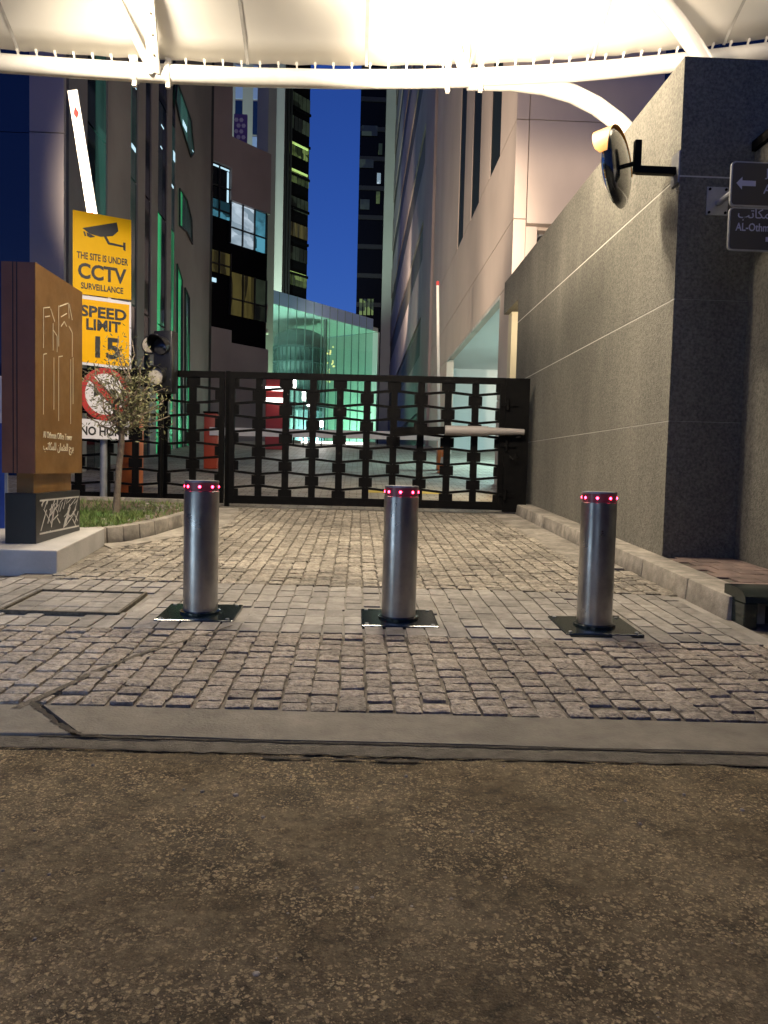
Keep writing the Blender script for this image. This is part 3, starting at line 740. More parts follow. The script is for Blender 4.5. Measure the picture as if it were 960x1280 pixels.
F5.box('column', 'steel_dull', w5 * 6.95, w5 * 7.12, zg, zs5, -.5, -.3)
F5.box('back_wall', 'white_wall', -.5, u5 + .8, zg, zs5 + .3, -7.2, -7.0)
F5.box('ceiling', 'white_wall', -.5, u5 + .8, zs5 + .02, zs5 + .3, -7.0, -.15)
F5.box('end_wall', 'white_wall', -.6, -.4, zg, zs5, -7.0, -.15)
F5.box('end_wall', 'white_wall', u5 + .8, u5 + 1.0, zg, zs5, -7.0, -.15)
F5.box('floor', 'paving_far', -.5, u5 + .8, zg - .2, zg + .02, -7, -.15)
pil = F5.box('corner_pilaster', 'pale_tower', -.75, -.06, zg - 1, 26, -.6, .35)
def in5(u, d, z): return F5.P + F5.d * u + F5.n * d + V((0, 0, z))
lamp('AREA', in5(1.6, -1.0, zg + .6), 430, (0.68, 1.0, 0.86), in5(1.6, -7, zg + 7), pv, 2.0, name='floor_light')
lamp('AREA', in5(5.2, -1.0, zg + .6), 370, (0.62, 0.96, 1.0), in5(5.2, -7, zg + 7), pv, 2.0, name='floor_light')
lamp('AREA', in5(9.4, -1.0, zg + .6), 380, (0.46, 1.0, 0.62), in5(9.4, -7, zg + 7), pv, 2.0, name='floor_light')
lamp('SPOT', in5(-.4, 1.6, zg + .4), 2200, (0.6, 1.0, 0.62), in5(-.4, .2, zg + 12), pv, .2, spot=70, name='uplight')
rc = in5(5.6, -2.6, zg)
ro = thing('rotunda', rc, 'pale round colonnaded rotunda standing in for a reflection in the pavilion glass', 'building')  # the dome is a reflection in the glass, modelled here as solid geometry
hR = zs5 - zg
MB().lathe(rc, [(1.62, 0), (1.62, hR * .78)], 28).build('drum', 'rotunda_grey', ro, smooth=True)
MB().lathe(rc, [(1.92, hR * .78), (1.92, hR * .795), (1.8, hR * .80), (1.8, hR * .86), (1.6, hR * .895), (1.05, hR * .925), (.2, hR * .945)], 28).build('dome', 'rotunda_dark', ro, smooth=True)
for k in range(34):
    t = 2 * math.pi * k / 34; q = rc + V((math.cos(t), math.sin(t), 0)) * 1.76
    MB().tube([q, q + V((0, 0, hR * .778))], .032, 8).build('column', 'rotunda_dark', ro)
for zz in (.3, .45, .56, .67): MB().lathe(rc + V((0, 0, hR * zz)), [(1.84, 0), (1.84, .1)], 28).build('band', 'rotunda_dark', ro, smooth=True)
for k in range(26):
    q = in5(7.2 + random.gauss(0, .32), -1.2, zg + random.uniform(4.6, 7.4))
    MB().lathe(q, [(.02, -.07), (.07, 0), (.02, .07)], 8).build('window_lamp', 'lamp_amber', ro)
MB().prism([in5(6.4, -3.2, zg), in5(10.4, -4.6, zg), in5(10.4, -4.6, zg + 5.2), in5(6.4, -3.2, zg + 7.4)], F5.n * -.5).build('wing', 'rotunda_grey', ro)
MB().prism([in5(6.4, -3.15, zg + 7.4), in5(10.4, -4.55, zg + 5.2), in5(10.4, -4.55, zg + 5.45), in5(6.4, -3.15, zg + 7.7)], F5.n * -.7).build('wing_roof', 'rotunda_dark', ro)
for k in range(10):
    u = 6.6 + .40 * k; dd = -3.10 - .35 * (u - 6.4)
    MB().tube([in5(u, dd, zg), in5(u, dd, zg + 7.3 - .55 * (u - 6.4))], .045, 6).build('column', 'rotunda_dark', ro)

# ---- beige building on the right
X_R = 3.42
rb = thing('beige_building', (6, 26, gz(26)), 'beige panel clad building with tall dark slots, right of the lane behind the wall', 'building')
FR = Facade((X_R, 17.5), (0, 1), rb); FR.n = V((-1, 0, 0))
yr = lambda y: y - 17.5
MB().box(X_R + .3, 14, 18.75, 36.9, 5.6, 46).build('core', 'dark_core', rb)
def pr(a, b, z0, z1, m='beige_panel'): FR.box('wall_panel', m, yr(a) + .012, yr(b) - .012, z0 + .012, z1 - .012, -.28, 0)
YO0, YO1 = 18.9, 30.0
pr(17.5, YO0, 0, 2.9); pr(17.5, YO0, 2.9, 5.5); pr(YO1, 36.9, 0, 5.5)
for a, b in ((17.5, 24.0), (24.0, 30.6), (30.6, 36.9)):
    pr(a, b, 5.5, 6.9)
for a, b in ((17.5, 27.5), (27.5, 36.9)): pr(a, b, 6.9, 9.1)
sl_ = [(19.55, 21.1), (22.9, 24.6), (26.3, 27.8)]
prev = 17.5
for a, b in sl_:
    for k in range(5): pr(prev, a, 9.1 + 7.2 * k, 9.1 + 7.2 * (k + 1))
    FR.box('slot_window', 'slot_glass', yr(a), yr(b), 9.1, 45, -.27, -.03)
    prev = b
for k in range(5): pr(prev, 36.9, 9.1 + 7.2 * k, 9.1 + 7.2 * (k + 1))
# front face over the recess
for k in range(6):
    z0 = 6.8 if k == 0 else 9.1 + 7.2 * (k - 1); z1 = 9.1 + 7.2 * k
    MB().box(X_R + .30, 6.75, 17.5, 17.78, z0 + .01, z1 - .01).build('wall_panel', 'beige_panel', rb)
    MB().box(6.8, 12, 17.62, 17.78, z0 + .01, z1 - .01).build('glass_panel', 'navy_glass', rb)
MB().box(X_R + .3, 12, 17.8, 18.7, 6.75, 7.0).build('soffit', 'beige_panel', rb)
MB().box(X_R + .3, 12, 18.5, 18.7, 0, 6.74).build('recess_wall', 'beige_panel', rb)
MB().box(X_R + .29, X_R + .55, 17.52, 18.4, 0, 6.74).build('column', 'beige_panel', rb)
# lit passage behind the opening
MB().box(8.6, 8.8, YO0, 33, 0, 6.2).build('passage_wall', 'white_wall', rb)
MB().box(X_R + .3, 8.6, 32.8, 33, 0, 6.2).build('passage_wall', 'white_wall', rb)
MB().box(X_R + .3, 8.6, YO0 - .1, YO0, 0, 6.2).build('passage_wall', 'white_wall', rb)
MB().box(X_R + .28, 8.6, YO0, 32.8, 5.52, 5.6).build('passage_ceiling', 'white_wall', rb)
MB().box(X_R - .01, X_R + .02, YO0, YO1, 5.40, 5.49).build('lintel_trim', 'white_paint', rb)
lamp('AREA', (5.6, 24, 5.45), 900, (0.62, 1.0, 0.97), (6.2, 25, 0), rb, 2.5, name='ceiling_light')
ac = thing('air_conditioner', (4.5, 18.2, 7.0), 'small grey air conditioner box under the beige overhang above the wall', 'air conditioner')
q0 = at(662, 318, 18.3); q1 = at(690, 294, 18.3)
MB().box(q0.x, q1.x, 18.1, 18.49, q0.z, q1.z).build('casing', 'galv', ac, bevel=.03)
MB().lathe(((q0.x + q1.x) / 2, 18.095, (q0.z + q1.z) / 2), [(.16, 0), (.16, .01), (.03, .012)], 20, (0, -1, 0)).build('fan_grille', 'mullion', ac)
for px_ in (q0.x + .05, q1.x - .05):
    MB().bar((px_, 18.12, q0.z - .02), (px_, 18.5, q0.z - .02), .04, .04).build('bracket', 'galv', ac)
# far, banded end of the same street side
bb = thing('banded_building', (8, 60, gz(60)), 'long mauve building with dark louvred window bands running back on the right', 'building')
FB = Facade((3.55, 37.2), (0, 1), bb); FB.n = V((-1, 0, 0))
FB.box('core', 'dark_core', 0, 115, -1, 60, -10, -.5)
for k in range(9):
    z0 = -1 + 5.6 * k
    for j in range(4):
        FB.box('wall_band', 'mauve_panel', j * 28.8, (j + 1) * 28.8 - .05, z0, z0 + 3.3, -.5, 0)
        FB.box('window_band', 'louvre', j * 28.8, (j + 1) * 28.8 - .05, z0 + 3.35, z0 + 5.55, -.45, -.08)
FB.box('wall_panel', 'mauve_panel', -.3, 5.0, -1, 60, -.5, .25)
for k in range(6):
    MB().box(3.28, 3.295, 38.2, 40.4, 1.8 + .4 * k, 2.0 + .4 * k).build('louvre_blade', 'louvre', bb)

# ================================================================== CANOPY
cn = thing('canopy', (0, 8, 6.2), 'white tensile membrane canopy laced to a curved white edge tube overhead', 'canopy')
YT_ = 10.0
tp = [at(x, y, YT_) for x, y in ((-420, 52), (-200, 66), (0, 79), (100, 86), (200, 92), (320, 97), (420, 99), (520, 99), (600, 97), (680, 93), (760, 87), (860, 77), (960, 65), (1150, 40), (1380, 6))]
MB().tube(tp, .112, 16).build('edge_tube', 'white_steel', cn, smooth=True)
def tube_at(x):
    for i in range(len(tp) - 1):
        if tp[i].x <= x <= tp[i + 1].x:
            f = (x - tp[i].x) / (tp[i + 1].x - tp[i].x); return tp[i].lerp(tp[i + 1], f)
    return tp[0] if x < 0 else tp[-1]
mm = MB(); NU, NV_ = 80, 22
XM0, XM1 = tp[0].x + .05, tp[-1].x - .05
for j in range(NV_ + 1):
    t = j / NV_
    for i in range(NU + 1):
        x = XM0 + (XM1 - XM0) * i / NU; e = tube_at(x)
        sag = 0.018 * math.sin((x - 0.3) * math.pi / 0.58) ** 2 * (1 - t) ** 8
        mm.v.append(V((x, e.y - .02 - 6.0 * t, e.z + .15 + sag + 2.35 * (t ** .85) - 0.12 * math.sin(math.pi * t) * (0.4 + 0.6 * math.cos((x + 2.7) * math.pi / 4.06) ** 2))))
for j in range(NV_):
    for i in range(NU):
        a = j * (NU + 1) + i; mm.f.append((a, a + 1, a + NU + 2, a + NU + 1))
mo = mm.build('membrane', 'membrane', cn, smooth=True)
sd = mo.modifiers.new('thickness', 'SOLIDIFY'); sd.thickness = 0.006; sd.offset = 1
def mz(x, t):
    e = tube_at(x)
    return V((x, e.y - .02 - 6.0 * t, e.z + .15 + 2.35 * (t ** .85) - 0.12 * math.sin(math.pi * t) * (0.4 + 0.6 * math.cos((x + 2.7) * math.pi / 4.06) ** 2)))
for x in (-4.35, -1.5, 0.0, 2.9, 4.6):
    sm = MB(); pts = [mz(x, t / 30) for t in range(31)]
    for p in pts: sm.v += [p + V((-.02, 0, -.004)), p + V((.02, 0, -.004))]
    for i in range(30): sm.f.append((2 * i, 2 * i + 1, 2 * i + 3, 2 * i + 2))
    sm.build('seam', 'white_paint', cn)
rp = MB(); rp.tube([tube_at(-9 + .3 * i) + V((0, -.03, .145)) for i in range(62)], .010, 6); rp.build('border_cable', 'rope', cn)
hk = MB().bar((0, 0, .10), (0, -.03, .16), .018, .03).bar((0, -.03, .145), (0, -.05, .18), .03, .02).mesh('hook'); hk.materials.append(MATS['white_steel'])
for i in range(80):
    x = -9.0 + .232 * i
    if x < tp[0].x or x > tp[-1].x: continue
    o = bpy.data.objects.new('lacing_hook', hk); col.objects.link(o); o.parent = cn; o.location = tube_at(x) - WL[cn.name]
# node brackets, struts
for px in (190, 580):
    nd = at(px, 93 if px < 300 else 98, YT_)
    for dx in (-.21, .21):
        c = tube_at(nd.x + dx)
        MB().lathe(c, [(.118, -.03), (.135, -.03), (.135, .03), (.118, .03)], 18, (1, 0, 0)).build('clamp', 'white_steel', cn, smooth=True)
        MB().bar(c + V((0, -.02, -.11)), c + V((0, -.03, -.19)), .05, .045).build('clamp_bolt', 'white_steel', cn)
        MB().bar(c + V((0, -.01, .10)), c + V((0, -.05, .24)), .07, .03).build('clamp_ear', 'white_steel', cn)
n1 = at(190, 90, YT_ - .1); n2 = at(580, 92, YT_ - .1)
MB().tube([n1, at(141, -12, 9.2)], .052, 12).build('strut', 'white_steel', cn, smooth=True)
MB().bar(n1 + V((.03, 0, 0)), at(184, -14, 9.1), .15, .035, (0, 1, 0)).build('flat_strut', 'white_steel', cn, bevel=.004)
for t in (.2, .45, .7): 
    p = (n1 + V((.05, -.03, 0))).lerp(at(187, -14, 9.1) + V((0, -.03, 0)), t); MB().lathe(p, [(.012, 0), (.012, .03)], 8, (0, -1, 0)).build('bolt', 'rope', cn)
MB().tube([n2, at(549, -14, 9.2)], [.06, .075], 12).build('strut', 'white_steel', cn, smooth=True)
MB().tube([n2 + V((.02, 0, 0)), at(588, -14, 9.2)], .038, 10).build('strut', 'white_steel', cn, smooth=True)
MB().tube([n2 + V((.05, 0, 0)), at(612, -14, 9.1)], .010, 6).build('cable', 'white_steel', cn)
# arched legs
MB().tube([at(x, y, YT_ + .05 + .35 * k / 8) for k, (x, y) in enumerate(((585, 101), (640, 102), (680, 107), (715, 117), (745, 132), (772, 152), (797, 176), (825, 212), (850, 260)))], .115, 16).build('arched_leg', 'white_steel', cn, smooth=True)
MB().tube([at(x, y, 8.9) for x, y in ((800, -30), (825, 2), (848, 30), (868, 58), (888, 90), (905, 125), (918, 170))], .10, 14).build('arched_leg', 'white_steel', cn, smooth=True)
# canopy floodlights, hung under the membrane just above the frame
def flood(loc, target, power, upward, label, colr=(1.0, 0.86, 0.66)):
    t = thing('floodlight', loc, label, 'floodlight', 'floodlights under the canopy')
    d = (V(target) - V(loc)).normalized(); l = V(loc)
    MB().lathe(l - d * .16, [(.10, 0), (.20, .05), (.22, .14)], 20, d).build('housing', 'white_steel', t, smooth=True)
    MB().lathe(l - d * .02, [(.21, 0), (.21, .012)], 20, d).build('lens', 'lamp_glass', t)
    MB().bar(l - d * .1, l + V((0, 0, .9)), .04, .04).build('bracket', 'white_steel', t)
    lamp('AREA', l + d * .02, power, colr, target, t, .44)
    if upward: lamp('SPOT', l + V((0, -.3, .1)), upward, colr, l + V((0, 0.6, 2)), t, .2, 150, .6, 'uplight')
flood((-3.0, 8.35, 6.35), (-2.4, 10.3, 0), P_CANOPY_DOWN * 1.5, P_CANOPY_UP * 2.6, 'round floodlight under the left part of the canopy')
flood((0.4, 8.35, 6.45), (0.4, 8.4, 0), P_CANOPY_DOWN * 1.15, P_CANOPY_UP * 5.0, 'round floodlight under the middle of the canopy')
flood((1.35, 8.45, 6.6), (1.9, 9.8, 0), P_CANOPY_DOWN * .9, P_CANOPY_UP * 4.0, 'round floodlight under the right part of the canopy')

flood((4.9, 8.4, 6.9), (4.9, 9.0, 0), P_CANOPY_DOWN * .1, P_CANOPY_UP * 1.3, 'round floodlight under the far right end of the canopy, behind the wall')
def facade_flood(loc, target, power, spot, label, hang=1.6):
    t = thing('facade_floodlight', loc, label, 'floodlight', 'floodlights aimed at the buildings'); l = V(loc); d = (V(target) - l).normalized()
    MB().lathe(l - d * .2, [(.10, 0), (.16, .05), (.17, .17)], 20, d).build('housing', 'white_steel', t, smooth=True)
    MB().lathe(l - d * .05, [(.15, 0), (.15, .01)], 20, d).build('lens', 'lamp_glass', t)
    MB().bar(l - d * .15, l + V((0, 0, hang)), .05, .05).build('hanger', 'white_steel', t)
    lamp('SPOT', l + d * .0, power, (1.0, .82, .62), target, t, .45, spot, .55, 'beam')
facade_flood((-0.4, 4.25, 4.10), (5.0, 17.5, 7.9), P_FACADE * 3.2, 42, 'facade floodlight under the right side of the canopy')
facade_flood((3.9, 12.4, 5.0), (-6.9, 33.0, 11.5), P_FACADE * 1.5, 60, 'added unseen floodlight behind the stone wall, aimed at the dark office building')  # unseen lamp added to lift the face of the dark office building
facade_flood((-7.6, 12.4, 5.0), (3.4, 26.0, 11.5), P_FACADE * 3.4, 63, 'added unseen floodlight on the left, aimed at the beige building')  # added out of view to brighten the beige facade

facade_flood((-5.45, 45.3, 9.0), (3.5, 54.0, 13.0), P_FACADE * .9, 60, 'added unseen floodlight behind the mauve building, aimed at the banded building')  # hidden extra lamp, added to warm the banded building
facade_flood(in5(9.0, -1.2, zs5 + .62), (3.5, 74.0, 25.0), P_FACADE * 1.9, 125, 'added unseen floodlight on the pavilion roof, aimed at the banded building', -.35)  # second added lamp for the banded facade, kept out of sight
# ================================================================== THINGS
# ---- bollards
def bollard(x, y, label):
    z = gz(y); t = thing('bollard', (x, y, z), label, 'bollard', 'rising bollards across the driveway')
    o = V((x, y, z)); rr = .1205; H = .94
    MB().lathe(o, [(rr, .0), (rr, H - .075), (rr - .004, H - .072)], 48).build('shaft', 'steel', t, smooth=True)
    MB().lathe(o, [(rr - .004, H - .0719), (rr - .004, H - .014)], 48).build('light_ring', 'led_ring', t, smooth=True)
    MB().lathe(o, [(rr - .001, H - .0139), (rr, H - .008), (rr - .004, H), (.02, H + .002)], 48).build('cap', 'steel_dull', t, smooth=True)
    for k in range(8):
        a = 2 * math.pi * k / 8 + x * 2.1
        d = V((math.cos(a), math.sin(a), 0))
        MB().lathe(o + d * (rr - .008) + V((0, 0, H - .042)), [(.009, 0), (.009, .006), (.005, .009)], 10, d).build('led', 'led_red', t, smooth=True)
    nrm = Matrix.Rotation(math.atan(S1), 4, 'X')
    pl = MB().box(-.265, .265, -.25, .25, -.03, .012)
    pl.v = [o + nrm @ p for p in pl.v]; pl.build('base_plate', 'plate', t, bevel=.008)
    MB().lathe(o, [(rr + .022, .0), (rr + .022, .022), (rr + .002, .03)], 40).build('collar', 'plate', t, smooth=True)
    for sx in (-.225, .225):
        for sy in (-.21, .21):
            MB().lathe(o + nrm @ V((sx, sy, .0125)), [(.014, 0), (.014, .005), (.007, .007)], 10).build('bolt', 'steel_dull', t, smooth=True)
bollard(*BOL[0], 'steel bollard with red lights nearest the olive tree')
bollard(*BOL[1], 'middle steel bollard with red lights in front of the gate')
bollard(*BOL[2], 'steel bollard with red lights nearest the stone wall')

# ---- gate
GS = -0.05
def gp(x, z, d=0.0): return V((x, 13.2 + GS * x + d, z))
gbase = gz(13.2)
def gbar(x0, z0, x1, z1, w, dep, name, parent, d=0.0):
    return MB().bar(gp(x0, z0, d), gp(x1, z1, d), dep, w).build(name, 'black_steel', parent)
GT = 2.755; PZ = (GT - .10 - (gbase + .17)) / 8.55
def leaf(root, xa, xb, ncol, phase, start_half=False):
    zt_, zb_ = GT, gbase + .06
    gbar(xa, zt_ - .055, xb, zt_ - .055, .11, .07, 'top_rail', root)
    gbar(xa, zb_ + .07, xb, zb_ + .07, .14, .07, 'bottom_rail', root)
    pitch = (xb - xa) / ncol
    zs = [zt_ - .11 - PZ * (k + .72) for k in range(9)]
    zs = [z for z in zs if z > zb_ + .22]
    amp = .023
    cols = [xa + pitch * i for i in range(ncol + 1)]
    zz = lambda k, i: zs[k] + amp * (1 if (k + i + phase) % 2 else -1)
    for k in range(len(zs)):
        b = MB()
        for i in range(ncol): b.bar(gp(cols[i], zz(k, i)), gp(cols[i + 1], zz(k, i + 1)), .05, .041)
        b.build('zigzag_bar', 'black_steel', root)
    for i in range(ncol + 1):
        for k in range(len(zs) + 1):
            top = zt_ - .11 if k == 0 else zz(k - 1, i) - .017
            bot = zb_ + .14 if k == len(zs) else zz(k, i) + .017
            wide = (k + i + phase) % 2 == 1
            w = .232 if wide else .118
            x0, x1 = cols[i] - w / 2, cols[i] + w / 2
            x0 = max(x0, xa + .03); x1 = min(x1, xb - .03)
            if x1 - x0 < .03: continue
            MB().prism([gp(x0, bot, -.02), gp(x1, bot, -.02), gp(x1, top, -.02), gp(x0, top, -.02)], (0, .04, 0)).build('block', 'black_steel', root)
    for x in (xa, xb): gbar(x, zb_, x, zt_, .09, .075, 'stile', root, .001)
g1 = thing('gate', gp(.2, gbase), 'wide black steel gate with zigzag bars behind the bollards', 'gate')
leaf(g1, -2.18, 2.47, 10, 1)
MB().prism([gp(2.52, gbase + .03, -.03), gp(2.93, gbase + .03, -.03), gp(2.93, GT, -.03), gp(2.52, GT, -.03)], (0, .06, 0)).build('hinge_panel', 'black_steel', g1, bevel=.005)
for zz_ in (2.3, 1.6, .75):
    MB().lathe(gp(2.56, zz_, -.05), [(.03, -.09), (.03, .09)], 12).build('hinge', 'black_steel', g1, smooth=True)
    MB().bar(gp(2.45, zz_, -.045), gp(2.72, zz_, -.045), .03, .05).build('hinge_strap', 'black_steel', g1)
MB().tube([gp(2.62, 1.42, -.08), gp(2.66, 1.36, -.12), gp(2.74, 1.40, -.12), gp(2.72, 1.47, -.08)], .015, 6).build('lock_chain', 'black_steel', g1)
g2 = thing('side_gate', gp(-3.8, gbase), 'narrower black zigzag gate leaf behind the olive tree', 'gate')
leaf(g2, -5.35, -2.36, 6, 0)
gpst = thing('gate_post', gp(-2.27, gbase), 'slim black post between the two gate leaves', 'post')
MB().prism([gp(-2.31, gbase, .05), gp(-2.23, gbase, .05), gp(-2.23, GT + .02, .05), gp(-2.31, GT + .02, .05)], (0, .08, 0)).build('post', 'black_steel', gpst)
go = thing('gate_opener', gp(1.8, 1.85, -.16), 'grey tubular gate opener arm mounted across the right of the gate', 'gate opener')
q = [at(x, y, 12.95) for x, y in ((492, 539), (556, 538), (610, 539), (655, 540))]
MB().bar(q[0], q[1], .05, .13).build('track_rail', 'black_steel', go)
MB().tube([q[1], q[2]], .085, 14).build('ram_body', 'opener_grey', go, smooth=True)
MB().tube([q[2], q[3]], [.07, .05], 14).build('ram_tube', 'opener_grey', go, smooth=True)
MB().bar(q[3] + V((-.1, 0, -.07)), q[3] + V((-.02, .2, -.09)), .08, .06).build('bracket', 'black_steel', go)

# ---- convex mirror
mc = at(772, 210, 7.62); mn = V((-.80, .60, -.06)).normalized()
cm = thing('traffic_mirror', mc, 'round convex traffic mirror with orange visor bracketed to the stone wall', 'mirror')
MB().lathe(mc, [(.37, 0), (.36, .03), (.30, .065), (.2, .09), (.1, .102), (.01, .106)], 40, mn).build('mirror_face', 'mirror', cm, smooth=True)
MB().lathe(mc, [(.1, -.07), (.30, -.045), (.375, -.012), (.385, .006), (.375, .012)], 40, mn).build('shell', 'mirror_back', cm, smooth=True)
vz = MB(); ma = mn.cross(V((0, 0, 1))).normalized(); mbv = ma.cross(mn); nn = 20
for k in range(nn + 1):
    a = R(5 + 170 * k / nn); d = ma * math.cos(a) + mbv * math.sin(a)
    dep = .05 + .13 * math.sin(math.pi * k / nn) ** .5
    for r_ in (.388, .396):
        vz.v += [mc + d * r_ - mn * .03, mc + d * (r_ - .02) + mn * dep]
for k in range(nn):
    a = 4 * k; b = a + 4
    vz.f += [(a, a + 1, b + 1, b), (a + 2, b + 2, b + 3, a + 3), (a + 1, a + 3, b + 3, b + 1), (a, b, b + 2, a + 2)]
vz.build('visor', 'visor', cm, smooth=True)
bk = mc - mn * .07; wp = onX(832, 210, 3.05)
MB().tube([bk, bk - mn * .12], .022, 10).build('swivel', 'black_steel', cm)
p1 = bk - mn * .12
MB().bar(p1 + V((0, 0, -.10)), p1 + V((0, 0, .21)), .065, .065).build('upright', 'black_steel', cm, bevel=.004)
MB().bar(p1 + V((0, 0, -.07)), V((3.045, p1.y, p1.z - .07)), .07, .07).build('arm', 'black_steel', cm, bevel=.004)
MB().box(3.036, 3.049, p1.y - .09, p1.y + .09, p1.z - .20, p1.z + .10).build('wall_plate', 'steel_dull', cm)

# ---- direction sign on the pier
sp0 = at(896, 252, WY0); ds_ = thing('direction_sign', sp0, 'dark grey two panel direction sign on a short tube from the pier', 'sign')
MB().box(sp0.x - .105, sp0.x + .105, WY0 - .014, WY0 - .001, sp0.z - .135, sp0.z + .135).build('wall_plate', 'galv', ds_, bevel=.003)
for sx in (-.08, .08):
    for sz in (-.11, .11): MB().lathe((sp0.x + sx, WY0 - .014, sp0.z + sz), [(.013, 0), (.013, .01)], 8, (0, -1, 0)).build('bolt', 'black_steel', ds_)
SY = 6.85
tl = at(915, 201, SY); bl = at(915, 258, SY); bl2 = at(915, 313, SY); pe = at(926, 233, SY)
MB().tube([V((sp0.x + .01, WY0 - .01, sp0.z - .02)), V((pe.x, SY + .03, pe.z))], .028, 12).build('tube', 'galv', ds_, smooth=True)
XR_ = 3.765; Ux = V((1, -.0, -.004)).normalized()
def rrect(x0, x1, z0, z1, r, n=5):
    out = []
    for cx, cz, a0 in ((x1 - r, z1 - r, 0), (x0 + r, z1 - r, 90), (x0 + r, z0 + r, 180), (x1 - r, z0 + r, 270)):
        for k in range(n + 1):
            a = R(a0 + 90 * k / n); out.append((cx + r * math.cos(a), cz + r * math.sin(a)))
    return out
for zt_, zb_, kind in ((tl.z, bl.z + .004, 0), (bl.z - .004, bl2.z, 1)):
    MB().prism([V((x, SY, z)) for x, z in rrect(tl.x, XR_, zb_, zt_, .04)], (0, .025, 0)).build('border', 'galv', ds_)
    pn = MB().prism([V((x, SY - .003, z)) for x, z in rrect(tl.x + .013, XR_ - .013, zb_ + .013, zt_ - .013, .032)], (0, .01, 0)).build('panel', 'sign_grey', ds_)
    rv, uv = V((1, 0, 0)), V((0, 0, 1))
    def sx(px, py): return at(px, py, SY - .006)
    if kind == 0:
        c = sx(933, 229); L_ = .09
        pts = [(-1, 0), (-.42, .62), (-.42, .26), (.95, .26), (.95, -.26), (-.42, -.26), (-.42, -.62)]
        MB().prism([c + rv * a * L_ + uv * b * L_ for a, b in pts], (0, .003, 0)).build('arrow', 'sign_lilac', pn)
        text('\ufedf', sx(956.5, 224), rv, uv, .13, 'sign_lilac', pn)
        text('A', sx(954, 242), rv, uv, .12, 'sign_lilac', pn)
    else:
        text('\ufe90\ufe97\ufe8e\ufedc\ufee4\ufee0\ufedf', sx(922, 272), rv, uv, .115, 'sign_lilac', pn, xs=.95)
        text('AL-Othman', sx(919.5, 288), rv, uv, .098, 'sign_lilac', pn, xs=.80, bold=.001)
        c = sx(957, 302); MB().prism([c, c + rv * .05, c + rv * .05 - uv * .04 + uv * .08, c + uv * .04], (0, .003, 0)).build('symbol', 'sign_lilac', pn)

# ---- monument sign on the left
tb = thing('monument_sign', (-3.1, 7.6, gz(7.6)), 'tall bronze and gold monument sign on a black etched plinth and concrete base', 'sign')
XS = -2.98; zb0 = gz(7.0)
MB().hexa([V((-6, 6.80, .05)), V((-2.64, 6.80, .05)), V((-2.80, 8.56, .1)), V((-6, 8.56, .1)), V((-6, 6.80, zb0 + .19)), V((-2.64, 6.80, zb0 + .19)), V((-2.80, 8.56, zb0 + .25)), V((-6, 8.56, zb0 + .25))]).build('concrete_base', 'white_concrete', tb, bevel=.012)
zp0 = zb0 + .20
pc = onX(45, 620, XS); pcb = onX(100, 612, XS)
Yf, Yb = pc.y, pcb.y; zp1 = onX(45, 617, XS).z
XW = at(6, 620, Yf).x
plth = MB().box(XW, XS, Yf, Yb, zp0, zp1).build('plinth', 'black_plastic', tb, bevel=.006)
def etch(p, q, w, par, name='etched_line', m='etched', off=.002, X=XS):
    MB().bar(V((X + off, p[0], p[1])), V((X + off, q[0], q[1])), .004, w, (1, 0, 0)) .build(name, m, par)
rnd = random.Random(3)
yA, yB_, zA, zB = Yf + .08, Yb - .04, zp0 + .09, zp1 - .07
def bar2(p, q, w, par, name, m, X):
    d = V((0, q[0] - p[0], q[1] - p[1])); l = d.length; d.normalize(); nrm = V((1, 0, 0)).cross(d)
    MB().frame(V((X, p[0], p[1])), d, nrm, V((1, 0, 0)), 0, l, -w / 2, w / 2, .001, .004).build(name, m, par)
bar2((yA, zA), (yB_, zA), .016, plth, 'etched_line', 'white_paint', XS)
bar2((yA, zB), (yB_, zB), .016, plth, 'etched_line', 'white_paint', XS)
for k in range(46):
    y = yA + (yB_ - yA) * rnd.random(); z = rnd.uniform(zA + .01, zB - .03)
    ang = rnd.choice((55, 60, 50, 58, 20, 25, -40, 65)); l = rnd.uniform(.08, .24)
    y2 = y + l * math.cos(R(ang)); z2 = z + l * math.sin(R(ang))
    if z2 > zB: f = (zB - z) / (z2 - z); y2 = y + (y2 - y) * f; z2 = zB
    if z2 < zA: f = (zA - z) / (z2 - z); y2 = y + (y2 - y) * f; z2 = zA
    if y2 > yB_: continue
    bar2((y, z), (y2, z2), rnd.choice((.007, .012, .005)), plth, 'etched_line', 'white_paint', XS + .0002 * k / 46)
zn1 = onX(41, 592, XS + .01).z
MB().box(XW + .07, XS - .06, Yf + .09, Yb - .10, zp1 - .001, zn1 + .02).build('neck', 'gold', tb)
zt1 = onX(38, 325, XS).z
XG = XS + .012; XGW = at(3, 590, Yf - .03).x
bx_ = MB().box(XGW, XG - .006, Yf - .04, Yb + .02, zn1, zt1).build('cabinet', 'bronze', tb)
MB().box(XG - .0055, XG, Yf - .041, Yb + .021, zn1 - .001, zt1 + .001).build('gold_face', 'gold', tb)
for dx in (.10, .135):
    MB().box(XGW + dx, XGW + dx + .007, Yf - .044, Yf - .0405, zn1, zt1).build('groove', 'sign_black', bx_)
